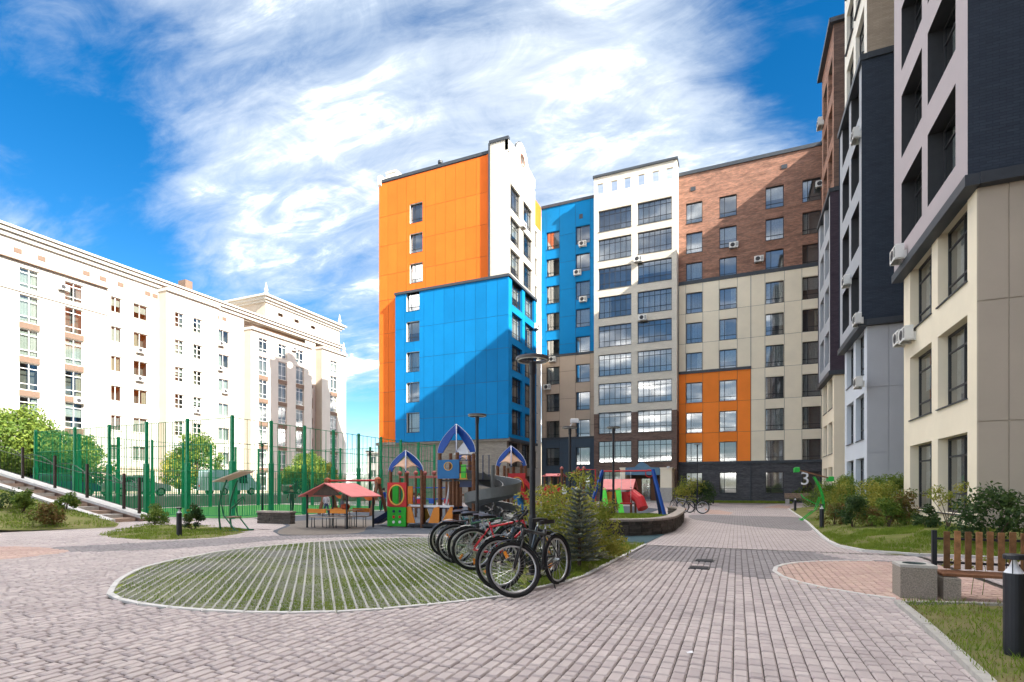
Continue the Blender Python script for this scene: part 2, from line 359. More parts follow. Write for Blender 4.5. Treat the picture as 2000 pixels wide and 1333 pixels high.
# ================================================================== ground
def pavermat(name, col, var, rough=.85):
    m = bpy.data.materials.new(name); m.use_nodes = True; t = m.node_tree; b = t.nodes['Principled BSDF']; K = t.links
    b.inputs['Roughness'].default_value = rough; b.inputs['Specular IOR Level'].default_value = .3
    g = t.nodes.new('ShaderNodeNewGeometry'); oi = t.nodes.new('ShaderNodeObjectInfo')
    ad = t.nodes.new('ShaderNodeMath'); ad.operation = 'ADD'; K.new(g.outputs['Random Per Island'], ad.inputs[0]); K.new(oi.outputs['Random'], ad.inputs[1])
    fr = t.nodes.new('ShaderNodeMath'); fr.operation = 'FRACT'; K.new(ad.outputs[0], fr.inputs[0])
    r2 = t.nodes.new('ShaderNodeMapRange'); K.new(fr.outputs[0], r2.inputs[0]); r2.inputs[3].default_value = 1 - var; r2.inputs[4].default_value = 1 + var
    nz = t.nodes.new('ShaderNodeTexNoise'); nz.inputs['Scale'].default_value = 1.3; nz.inputs['Detail'].default_value = 8; nz.inputs['Roughness'].default_value = .7; K.new(g.outputs['Position'], nz.inputs['Vector'])
    rp = t.nodes.new('ShaderNodeMapRange'); rp.inputs[1].default_value = .3; rp.inputs[2].default_value = .7; rp.inputs[3].default_value = .84; rp.inputs[4].default_value = 1.12; K.new(nz.outputs[0], rp.inputs[0])
    mu = t.nodes.new('ShaderNodeMath'); mu.operation = 'MULTIPLY'; K.new(r2.outputs[0], mu.inputs[0]); K.new(rp.outputs[0], mu.inputs[1])
    h = t.nodes.new('ShaderNodeHueSaturation'); h.inputs['Color'].default_value = (*col, 1); K.new(mu.outputs[0], h.inputs['Value'])
    hm = t.nodes.new('ShaderNodeMapRange'); K.new(fr.outputs[0], hm.inputs[0]); hm.inputs[3].default_value = .493; hm.inputs[4].default_value = .507; K.new(hm.outputs[0], h.inputs['Hue'])
    K.new(h.outputs[0], b.inputs['Base Color'])
    n2 = t.nodes.new('ShaderNodeTexNoise'); n2.inputs['Scale'].default_value = 130; n2.inputs['Detail'].default_value = 4; K.new(g.outputs['Position'], n2.inputs['Vector'])
    bp = t.nodes.new('ShaderNodeBump'); bp.inputs['Strength'].default_value = .35; bp.inputs['Distance'].default_value = .004; K.new(n2.outputs[0], bp.inputs['Height']); K.new(bp.outputs[0], b.inputs['Normal'])
    return m
PINK, GREY, SALM = (.45, .385, .372), (.26, .235, .238), (.50, .35, .295)
M['pav0'] = pavermat('paver_pinkish', PINK, .10); M['pav1'] = pavermat('paver_grey', GREY, .07); M['pav2'] = pavermat('paver_salmon', SALM, .06)
M['joint'] = mat('joint_sand', (.06, .05, .042), .95, .3, 12, .3, 200)
M['pavfar'] = brickmat('paving_pinkish', tuple(x * 1.04 for x in PINK), tuple(x * .9 for x in PINK), (.13, .11, .10), .15, .104, .85, .12, True)
M['pavfar1'] = brickmat('paving_grey', GREY, tuple(x * .85 for x in GREY), (.1, .085, .08), .15, .104, .85, .12, True)
M['pavfar2'] = brickmat('paving_salmon', SALM, tuple(x * .92 for x in SALM), (.3, .18, .15), .15, .104, .85, .1, True)
M['gridstone'] = mat('grid_concrete', (.36, .35, .325), .9, .2, 11, .3, 120)
M['earth'] = mat('town_ground', (.17, .16, .145), .95, .25, .3, .2, 10)

mb = MB(); B_ = 1500; mb.face([(-B_, -B_, -.05), (B_, -B_, -.05), (B_, B_, -.05), (-B_, B_, -.05)])
struct(mb.build('ground', M['earth']))
NX0, NX1, NY0, NY1 = -17.5, 3.4, 1.2, 13.0                # part of the court where every paver is built
PX0, PX1, PY0, PY1 = -58.0, 7.5, -14.0, 57.5
mb = MB()
for (a, b, c, d) in ((PX0, NX0, PY0, PY1), (NX1, PX1, PY0, PY1), (NX0, NX1, PY0, NY0), (NX0, NX1, NY1, PY1)):
    mb.face([(a, c, 0), (b, c, 0), (b, d, 0), (a, d, 0)])
paving = struct(mb.build('paving', M['pavfar']))
struct(MB().face([(NX0, NY0, -.016), (NX1, NY0, -.016), (NX1, NY1, -.016), (NX0, NY1, -.016)]).build('paving_bed', M['joint']))

EYE_P = smooth_poly([(-7.82, 4.5), (-7.15, 4.12), (-6.1, 4.0), (-4.85, 4.2), (-3.86, 4.72), (-3.09, 5.55), (-2.62, 6.25), (-2.72, 6.9), (-3.3, 7.9), (-4.0, 9.2), (-4.8, 10.6), (-5.8, 12.2), (-6.7, 12.85), (-7.85, 12.6), (-9.2, 11.4), (-10.05, 9.8), (-10.2, 7.9), (-9.5, 6.1), (-8.6, 5.1)], 4)
BED_P = [(-2.55, 6.45), (-2.35, 6.98), (-2.17, 7.76), (-2.1, 9.9), (-2.03, 12.95), (-3.0, 13.5), (-5.0, 13.4), (-6.7, 12.95), (-5.8, 12.25), (-4.8, 10.6), (-4.0, 9.2), (-3.3, 7.9), (-2.72, 6.9)]
LAWN2 = [(1.74, 7.5), (2.4, 7.72), (3.4, 8.0), (6.8, 8.2), (6.8, .6), (1.3, .6), (1.42, 2.6), (1.5, 3.6), (1.59, 4.69), (1.68, 6.0)]
CIRC = (2.62, 9.72, 2.06)
BANDA = [tuple(G(*p)[:2]) for p in ((1252, 1064), (1400, 1065), (1560, 1074), (1640, 1090), (1760, 1096), (1900, 1099), (1900, 1110), (1760, 1103), (1640, 1098), (1560, 1100), (1508, 1120), (1506, 1131), (1440, 1122), (1400, 1110), (1340, 1098), (1222, 1090))]
BANDL = [tuple(G(*p)[:2]) for p in ((850, 1048), (700, 1049), (560, 1054), (420, 1066), (290, 1074), (135, 1078), (100, 1070), (200, 1064), (300, 1059), (420, 1052), (560, 1046), (700, 1043), (850, 1042))]
BANDL2 = [tuple(G(*p)[:2]) for p in ((-90, 1185), (40, 1160), (150, 1148), (225, 1165), (260, 1180), (170, 1215), (60, 1250), (-90, 1290))]
SALML = [tuple(G(*p)[:2]) for p in ((-60, 1070), (60, 1068), (135, 1075), (90, 1084), (0, 1093), (-60, 1100))]
BANDA, BANDL, BANDL2, SALML = (smooth_poly(p, 3) for p in (BANDA, BANDL, BANDL2, SALML))
GRASSR = [(3.11, 39.25), (2.85, 32), (2.58, 24.44), (2.13, 15.35), (2.58, 13.24), (3.83, 13.02), (7.4, 12.9), (7.4, 39.25)]
def zone(x, y):
    if inside(EYE_P, x, y) or inside(BED_P, x, y) or inside(LAWN2, x, y) or inside(GRASSR, x, y): return -1
    if math.hypot(x - CIRC[0], y - CIRC[1]) < CIRC[2]: return 2
    if inside(SALML, x, y): return 2
    if inside(BANDA, x, y) or inside(BANDL, x, y): return 1
    return 0
# pavers: rows run along y, three lengths mixed
ROW = .104; JT = .0036; JY = .0085; LENS = (.104, .15, .19)
pav = []
x = NX0
while x < NX1 - ROW:
    y = NY0 + rnd.uniform(-.1, 0)
    while y < NY1 - .1:
        l = rnd.choice(LENS)
        cxp, cyp = x + ROW / 2, y + l / 2
        if y >= NY0 and y + l <= NY1:
            dd = -cxp * SN + cyp * CS; rr = cxp * CS + cyp * SN
            if dd > 2.2 and abs(rr / dd) < 1.3:
                zn = zone(cxp, cyp)
                if zn >= 0: pav.append((dd, abs(rr / dd), cxp, cyp, l, zn))
        y += l
    x += ROW
pav.sort()
pm = {(l, z): MB().bbox(-ROW / 2 + JT, ROW / 2 - JT, -l / 2 + JY, l / 2 - JY, -.03, 0, .011).mesh('paver', M['pav%d' % z]) for l in LENS for z in (0, 1, 2)}
shown = [p for p in pav if p[1] < .99 and p[0] > 3.62][:300]; shown_set = set(shown)
for (dd, q, cx0, cy0, l, z) in shown:
    o = link('paver', pm[(l, z)], paving, (cx0, cy0, rnd.uniform(-.0035, .0035))); o.rotation_euler = (rnd.uniform(-.012, .012), rnd.uniform(-.012, .012), rnd.uniform(-.008, .008))
mb = MB()
for p in pav:
    if p in shown_set: continue
    (dd, q, cx0, cy0, l, z) = p; mb.cm = z; dz = rnd.uniform(-.0035, .0035); e = rnd.uniform(-.001, .001)
    mb.bbox(cx0 - ROW / 2 + JT + e, cx0 + ROW / 2 - JT + e, cy0 - l / 2 + JY, cy0 + l / 2 - JY, -.03, dz, .011)
tag(mb.build('paver_field', [M['pav0'], M['pav1'], M['pav2']], paving), kind='stuff')
# colour fields in the farther paving
def sheet(name, poly, z, m, parent=paving):
    return MB().face([(p[0], p[1], z) for p in poly]).build(name, m, parent)
BANDB = smooth_poly([tuple(G(*p)[:2]) for p in ((1352, 1006), (1450, 1008), (1560, 1011), (1585, 1022), (1584, 1037), (1540, 1035), (1450, 1027), (1390, 1020), (1352, 1014))], 3)
BANDC = [tuple(G(*p)[:2]) for p in ((1398, 980), (1525, 980), (1530, 984), (1470, 987), (1405, 985))]
struct(sheet('grey_band', BANDB, .004, M['pavfar1'])); struct(sheet('grey_band', BANDC, .004, M['pavfar1']))
far_l = [p for p in BANDL]
struct(sheet('salmon_patch', [tuple(G(*p)[:2]) for p in ((1375, 1004), (1378, 996), (1405, 997), (1432, 1002), (1425, 1006))], .008, M['pavfar2']))
struct(sheet('salmon_patch', [tuple(G(*p)[:2]) for p in ((1488, 992), (1520, 987), (1545, 989), (1540, 994))], .008, M['pavfar2']))
struct(sheet('grey_band', [p for p in far_l if p[0] < NX0] + [(NX0, max(q[1] for q in far_l if q[0] < NX0 + .6)), (NX0, min(q[1] for q in far_l if q[0] < NX0 + .6))], .004, M['pavfar1'])) if sum(p[0] < NX0 for p in far_l) > 3 else None

def kerb(name, path, w, z0, z1, seg, m, closed=False):
    """a row of kerb stones along a path: one part each"""
    root = struct(link(name, None, None, (path[0][0], path[0][1], 0)))
    P = [Vector((p[0], p[1], 0)) for p in path] + ([Vector((path[0][0], path[0][1], 0))] if closed else [])
    pts = [P[0]]; acc = 0
    for i in range(len(P) - 1):                      # resample
        a, b = P[i], P[i + 1]; l = (b - a).length; t = seg - acc
        while t <= l: pts.append(a + (b - a) * (t / l)); t += seg
        acc = l - (t - seg)
    if (pts[-1] - P[-1]).length > .1: pts.append(P[-1])
    for i in range(len(pts) - 1):
        a, b = pts[i], pts[i + 1]
        def nrm(k):
            d = (pts[min(k + 1, len(pts) - 1)] - pts[max(k - 1, 0)]).normalized(); return Vector((-d.y, d.x, 0))
        e = (b - a).normalized() * .004; n0, n1 = nrm(i) * w / 2, nrm(i + 1) * w / 2; o = root.location; h = rnd.uniform(-.003, .003); bv = .012
        q = [a + e - n0, b - e - n1, b - e + n1, a + e + n0]; q = [p - o for p in q]
        mb = MB(); up = [(p.x, p.y, z1 + h) for p in q]; lo = [(p.x, p.y, z0) for p in q]
        c = sum(q, Vector()) / 4
        md = [(p.x, p.y, z1 + h - bv) for p in q]; up = [(p.x + (c.x - p.x) * bv / max(.05, (c - p).length), p.y + (c.y - p.y) * bv / max(.05, (c - p).length), z1 + h) for p in q]
        mb.idx(lo + md + up, [(8, 9, 10, 11)] + [(k, (k + 1) % 4, 4 + (k + 1) % 4, 4 + k) for k in range(4)] + [(4 + k, 4 + (k + 1) % 4, 8 + (k + 1) % 4, 8 + k) for k in range(4)])
        mb.build('kerb_stone', m, root)
    return root
kerb('eye_kerb', [p for p in EYE_P if not (p[0] > -6.6 and p[1] > 6.3)][0:0] or EYE_P[:27], .07, -.03, .012, .5, M['concrete_pale'])
kerb('eye_kerb', EYE_P[48:] + EYE_P[:1], .07, -.03, .012, .5, M['concrete_pale'])
kerb('bed_kerb', smooth_poly(BED_P[:5], 4, False), .08, -.03, .03, .8, M['concrete_pale'])
kerb('lawn_kerb', smooth_poly([(1.28, .6), (1.42, 2.6), (1.5, 3.6), (1.59, 4.69), (1.68, 6.0), (1.74, 7.5)], 5, False), .085, -.03, .045, .95, M['concrete'])
kerb('lawn_kerb', [(1.74, 7.52), (2.4, 7.74), (3.4, 8.02), (6.8, 8.22)], .06, -.03, .03, .9, M['concrete'])
kerb('circle_kerb', [(CIRC[0] + CIRC[2] * math.cos(a), CIRC[1] + CIRC[2] * math.sin(a)) for a in [R(98 + 4.5 * k) for k in range(34)]], .07, -.03, .006, .5, M['concrete_pale'])
kerb('planting_kerb', smooth_poly(GRASSR[:6], 5, False) + [(7.4, 12.9)], .085, -.03, .05, 1.0, M['concrete_pale'])

# concrete grass grid: each grid paver one part, trimmed ones at the edge joined
struct(sheet('grid_soil', EYE_P, -.006, mat('mossy_soil', (.12, .17, .018), .95, .3, 2.5, .6, 50, .1, col2=(.21, .24, .05)), None))
gx, gy = .118, .088; BX, BY = 3, 5; RG = .033        # cell size, cells per grid paver, ridge width
GA = R(43.4); GE1, GE2, GO = Vector((math.cos(GA), math.sin(GA), 0)), Vector((-math.sin(GA), math.cos(GA), 0)), Vector((-6.2, 8.2, 0))
def gw(u, v): p = GO + GE1 * u + GE2 * v; return p.x, p.y
def grid_cell(mb, x, y):
    mb.bbox(x + .003, x + RG, y, y + gy, -.03, .004, .006); mb.bbox(x + RG + .0002, x + gx + .0038, y, y + .015, -.03, .003, .003)
blk = MB()
for i in range(BX):
    blk.bbox(i * gx + .004, i * gx + RG, .002, BY * gy - .002, -.03, .004, .006)
    for j in range(BY): blk.bbox(i * gx + RG + .0002, (i + 1) * gx + .0038, j * gy + .002, j * gy + .017, -.03, .003, .003)
blk = blk.mesh('grid_paver', M['gridstone'])
grid_root = struct(link('grass_grid_paving', None, None, GO, GA))
edge = MB(); nblk = 0; cells = []
for i in range(-16, 17):
    for j in range(-13, 14):
        x0, y0 = i * gx * BX, j * gy * BY
        cor = [inside(EYE_P, *gw(x0 + a * gx * BX, y0 + b * gy * BY)) for a in (0, .5, 1) for b in (0, .5, 1)]
        if not any(cor): continue
        full = all(cor)
        if full and nblk < 300:
            nblk += 1; link('grid_paver', blk, grid_root, (x0, y0, rnd.uniform(-.003, .002)))
        elif full: full = False
        for a in range(BX):
            for b in range(BY):
                xa, yb = x0 + a * gx, y0 + b * gy
                if full or all(inside(EYE_P, *gw(xa + p * gx, yb + q * gy)) for p in (0, 1) for q in (0, 1)):
                    cells.append((xa, yb))
                    if not full: grid_cell(edge, xa, yb)
tag(edge.build('edge_grid_paver', M['gridstone'], grid_root), kind='stuff')

def blades(name, pts, hmin, hmax, m, parent=None, wid=.006, lean=.5):
    v = []; f = []
    for (x, y, z) in pts:
        a = rnd.uniform(0, 6.283); h = rnd.uniform(hmin, hmax); c, s_ = math.cos(a) * wid * rnd.uniform(.7, 1.5), math.sin(a) * wid; b = rnd.uniform(0, 6.283); k = h * lean * rnd.random()
        i = len(v); v += [(x - c, y - s_, z), (x + c, y + s_, z), (x + math.cos(b) * k, y + math.sin(b) * k, z + h)]; f.append((i, i + 1, i + 2))
    me = bpy.data.meshes.new(name); me.from_pydata(v, [], f); me.materials.append(m); return link(name, me, parent)
def fbm(x, y, s): return noise.fractal(Vector((x * s, y * s, 3.7)), 1, 2, 4)
pts = []
for (xa, yb) in cells:
    X_, Y_ = gw(xa, yb); over = fbm(X_, Y_, .9) * 1.0 + .55 + (X_ + 6.2) * .13 + (Y_ - 7) * .03
    for _ in range(int(max(0, min(1.4, over)) * 16)): pts.append((*gw(xa + rnd.uniform(RG, gx), yb + rnd.uniform(.0, gy)), -.006))
    if over > .95:
        for _ in range(int((over - .95) * 26)): pts.append((*gw(xa + rnd.uniform(0, gx), yb + rnd.uniform(0, gy)), -.006))
tag(blades('grid_grass', pts, .012, .034, M['grass']), 'short green grass growing through the concrete grid', 'grass', kind='stuff')

# lawns
def scatter(poly, n, zf=lambda x, y: 0.0, keep=lambda x, y: True):
    x0, x1 = min(p[0] for p in poly), max(p[0] for p in poly); y0, y1 = min(p[1] for p in poly), max(p[1] for p in poly); out = []; t = 0
    while len(out) < n and t < n * 12:
        t += 1; x, y = rnd.uniform(x0, x1), rnd.uniform(y0, y1)
        if inside(poly, x, y) and keep(x, y): out.append((x, y, zf(x, y)))
    return out
def bumpz(a, s): return lambda x, y: a * (fbm(x, y, s) * .5 + .5)
patch = lambda x, y: fbm(x, y, 1.3) + rnd.uniform(-.25, .25) > -.12
def mound(name, poly, zf, m, rings=8, c=None):
    n = len(poly); c = c or (sum(p[0] for p in poly) / n, sum(p[1] for p in poly) / n); mb = MB(); V = []
    for k in range(rings + 1):
        t = 1 - k / rings * .999
        for p in poly:
            x, y = c[0] + (p[0] - c[0]) * t, c[1] + (p[1] - c[1]) * t; V.append((x, y, zf(x, y) if k else max(-.02, zf(x, y) - .05)))
    mb.idx(V, [(k * n + i, k * n + (i + 1) % n, (k + 1) * n + (i + 1) % n, (k + 1) * n + i) for k in range(rings) for i in range(n)])
    return struct(mb.build(name, m, smooth=True))
def dense(poly, n=5):
    out = []
    for i in range(len(poly)):
        a, b = poly[i], poly[(i + 1) % len(poly)]
        for k in range(n): out.append((a[0] + (b[0] - a[0]) * k / n, a[1] + (b[1] - a[1]) * k / n))
    return out
z_bed = lambda x, y: .03 + .03 * fbm(x, y, 1.1)
mound('bed_lawn', dense(BED_P), z_bed, M['lawn'], 7, (-3.6, 10.6))
tag(blades('bed_grass', scatter(BED_P, 12000, z_bed, patch), .03, .085, M['grass']), 'green grass around the parked bicycles and bushes', 'grass', kind='stuff')
z_l2 = lambda x, y: .035 + .035 * fbm(x, y, 1.6)
mound('corner_lawn', dense(LAWN2, 8), z_l2, mat('patchy_lawn', (.22, .175, .095), .95, .3, 2.6, .9, 60, .1, col2=(.10, .13, .03)), 14)
patch2 = lambda x, y: fbm(x, y, 1.1) + .5 * fbm(x, y, 4) + rnd.uniform(-.2, .2) > .08
near2 = [p for p in scatter(LAWN2, 17000, z_l2, patch2) if (-p[0] * SN + p[1] * CS) > 1.5 and p[0] < 4.6]
tag(blades('corner_grass', near2, .025, .07, M['grass'], wid=.0042, lean=.9), 'patchy green grass on the corner lawn beside the bollard', 'grass', kind='stuff')
tag(blades('corner_dry_grass', scatter(LAWN2, 9000, z_l2, lambda x, y: not patch2(x, y)), .02, .05, M['grass_dry'], wid=.004, lean=1.3), 'dry yellow grass patches on the corner lawn', 'grass', kind='stuff')
def kx(y):                                              # x of the kerb of the long right-hand bed
    P = GRASSR[:5]
    for i in range(len(P) - 1):
        if P[i][1] >= y >= P[i + 1][1]:
            t = (y - P[i + 1][1]) / (P[i][1] - P[i + 1][1]); return P[i + 1][0] + (P[i][0] - P[i + 1][0]) * t
    return P[0][0] if y > P[0][1] else P[-1][0]
def z_r(x, y):
    e = min(max((x - kx(y)) / 2.6, 0), 1); f = min(max((y - 13) / 2.5, 0), 1)
    return .03 + (.34 * e * f) + .04 * fbm(x, y, .9)
mb = MB(); ny, nx = 60, 10; V = []
for j in range(ny + 1):
    y = 13.03 + (39.2 - 13.03) * j / ny
    for i in range(nx + 1):
        x0 = kx(y) if y > 13.3 else 3.0 - (y - 13.0) * 1.4
        x = x0 + (7.4 - x0) * i / nx; V.append((x, y, z_r(x, y) if i else .0))
mb.idx(V, [(j * (nx + 1) + i, j * (nx + 1) + i + 1, (j + 1) * (nx + 1) + i + 1, (j + 1) * (nx + 1) + i) for j in range(ny) for i in range(nx)])
struct(mb.build('planting_bed', M['lawn'], smooth=True))
tag(blades('bed_edge_grass', scatter(GRASSR, 9000, z_r, lambda x, y: patch(x, y) and y < 26) + scatter([(2.2, 14.8), (2.6, 13.3), (3.9, 13.05), (5.4, 13.05), (5.4, 17), (2.3, 18)], 14000, z_r, patch), .03, .09, M['grass'], wid=.006), 'grass along the kerb of the long planting bed by the right hand building', 'grass', kind='stuff')
ISL = smooth_poly([tuple(G(*p)[:2]) for p in ((192, 1048), (235, 1036), (285, 1026), (350, 1026), (420, 1030), (485, 1040), (425, 1050), (360, 1054), (290, 1056))], 3)
ISC = (sum(p[0] for p in ISL) / len(ISL), sum(p[1] for p in ISL) / len(ISL))
z_is = lambda x, y: .03 + .03 * fbm(x, y, 1.1)
mound('island_lawn', ISL, z_is, M['lawn'], 6)
tag(blades('island_grass', scatter(ISL, 5000, z_is, patch), .03, .08, M['grass'], wid=.01), 'grass on the small island bed with the dark bollard', 'grass', kind='stuff')
LL = [(-20.9, 8.7), (-20.5, 9.98), (-19.9, 11.5), (-20.9, 12.25), (-23.2, 12.6), (-26, 12.7), (-30, 12.7), (-36, 12.7), (-46, 12.7), (-46, 2), (-30, 1), (-24, 5)]
z_ll = lambda x, y: max(0, min(1, (-20.4 - x) / 13)) * 2.0 * min(1, max(0, (12.9 - y) / 1.2 + .35)) + .04 + .05 * fbm(x, y, .7)
mound('slope_lawn', dense(LL, 5), z_ll, M['lawn'], 14, (-30, 8.5))
tag(blades('slope_grass', scatter([p for p in LL if p[0] > -37] , 16000, z_ll, patch), .04, .11, M['grass'], wid=.014), 'green grass on the slope beside the stairs at far left', 'grass', kind='stuff')
# playground surfacing
RUB = [(-6.3, 13.2), (-8.3, 13.6), (-10.3, 12.7), (-12.1, 11.4), (-13.6, 12.5), (-15.2, 14.6), (-17.5, 16.3), (-20.2, 17.5), (-20.2, 34), (-14, 41), (-7, 41), (-4.6, 36), (-4.4, 26), (-4.2, 16), (-4.1, 14.7), (-5, 13.6)]
struct(sheet('rubber_surface', RUB, .004, M['rubber'], None))
struct(sheet('rubber_brown_field', smooth_poly([(-10.6, 12.95), (-12.0, 11.6), (-13.5, 12.65), (-15.0, 14.6), (-16.8, 16.2), (-16.2, 18.5), (-13.0, 18.0), (-12.2, 15.5)], 4), .008, M['rubber_brown'], None))
struct(sheet('rubber_teal_field', [(-2.07, 13.05), (-1.95, 16.2), (-4.0, 14.9), (-5.2, 14.6), (-6.0, 13.3), (-5, 13.5), (-3, 13.6)], .012, M['rubber_teal'], None))
struct(sheet('court_turf', [(-36.3, 16.9), (-20.8, 16.9), (-20.8, 34), (-36.3, 34)], .006, mat('court_turf', (.03, .20, .03), .95, .2, 3, .4, 80), None))
# two cast iron covers
for k, p in enumerate(((1376, 1096), (1366, 1110))):
    q = G(*p)
    mc = thing('manhole_cover', ('farther' if k == 0 else 'nearer') + ' of the two small dark drain covers set in the paved path', 'manhole cover', (q.x, q.y, .002), 0, 'drain covers in the path')
    MB().bbox(-.17, .17, -.14, .14, -.02, .012, .006).build('cover_frame', M['black'], mc)
    for i in range(7): MB().bbox(-.145, .145, -.12 + i * .036, -.10 + i * .036, .012, .02, .003).build('grate_bar', M['black'], mc)
# ================================================================== buildings
ROT = {'S': 0.0, 'E': R(90), 'W': R(-90)}
def FP(face, off, a, n, z):                              # facade coordinates: along, outward, up
    return (a, off - n, z) if face == 'S' else ((off + n, a, z) if face == 'E' else (off - n, a, z))
def cutrect(r, ops):                                     # rectangle minus openings -> rectangles
    rs = [r]
    for (a, b, c, d) in ops:
        out = []
        for (x0, x1, z0, z1) in rs:
            if b <= x0 or a >= x1 or d <= z0 or c >= z1: out.append((x0, x1, z0, z1)); continue
            if a > x0: out.append((x0, a, z0, z1))
            if b < x1: out.append((b, x1, z0, z1))
            m0, m1 = max(a, x0), min(b, x1)
            if c > z0: out.append((m0, m1, z0, c))
            if d < z1: out.append((m0, m1, d, z1))
        rs = out
    return rs
def fbox(mb, face, off, r, n0, n1):
    p = FP(face, off, r[0], n0, r[2]); q = FP(face, off, r[1], n1, r[3])
    mb.box(min(p[0], q[0]), max(p[0], q[0]), min(p[1], q[1]), max(p[1], q[1]), p[2], q[2])
def wall(root, name, m, face, off, a0, a1, z0, z1, ops=(), rd=.25, mrev=None, n=0.0):
    mb = MB(); O = [(max(a, a0), min(b, a1), max(c, z0), min(d, z1)) for (a, b, c, d) in ops if b > a0 and a < a1 and d > z0 and c < z1]
    for r in cutrect((a0, a1, z0, z1), O):
        mb.face([FP(face, off, a, n, z) for (a, z) in ((r[0], r[2]), (r[1], r[2]), (r[1], r[3]), (r[0], r[3]))])
    mb.cm = 1 if mrev else 0
    for (a, b, c, d) in O:
        for (p, q) in (((a, c), (b, c)), ((b, c), (b, d)), ((b, d), (a, d)), ((a, d), (a, c))):
            mb.face([FP(face, off, p[0], n, p[1]), FP(face, off, q[0], n, q[1]), FP(face, off, q[0], -rd, q[1]), FP(face, off, p[0], -rd, p[1])])
    return mb.build(name, [m, mrev] if mrev else m, root, world=True)
PCACHE = {}
def panels(root, m, face, off, xs, zs, ops=(), t=.03, gap=.015, name='cladding_panel'):
    for i in range(len(xs) - 1):
        for j in range(len(zs) - 1):
            r = (xs[i] + gap, xs[i + 1] - gap, zs[j] + gap, zs[j + 1] - gap)
            rs = cutrect(r, ops)
            if not rs: continue
            if rs == [r]:
                k = (face, round(r[1] - r[0], 3), round(r[3] - r[2], 3), m.name)
                if k not in PCACHE:
                    mb = MB(); fbox(mb, face, 0, (0, r[1] - r[0], 0, r[3] - r[2]), 0, t); PCACHE[k] = mb.mesh(name, m)
                link(name, PCACHE[k], root, Vector(FP(face, off, r[0], 0, r[2])) - Vector(root.location))
            else:
                mb = MB()
                for q in rs: fbox(mb, face, off, q, 0, t)
                mb.build(name, m, root, world=True)
def spread_(a, b, w):
    n = max(1, round((b - a) / w)); return [a + (b - a) * k / n for k in range(n + 1)]
def strip(root, name, m, face, off, a0, a1, z0, z1, n0, n1):
    mb = MB(); fbox(mb, face, off, (a0, a1, z0, z1), n0, n1); return mb.build(name, m, root, world=True)
WC = {}
def wavy(w, h, x0, m):
    mb = MB(); n = max(6, int(w / .06)); V = []
    for i in range(n + 1): V += [(x0 + w * i / n, .03 * math.sin(i * 1.7), 0), (x0 + w * i / n, .035 * math.sin(i * 1.7 + .4), h)]
    mb.idx(V, [(2 * i, 2 * i + 2, 2 * i + 3, 2 * i + 1) for i in range(n)]); return mb
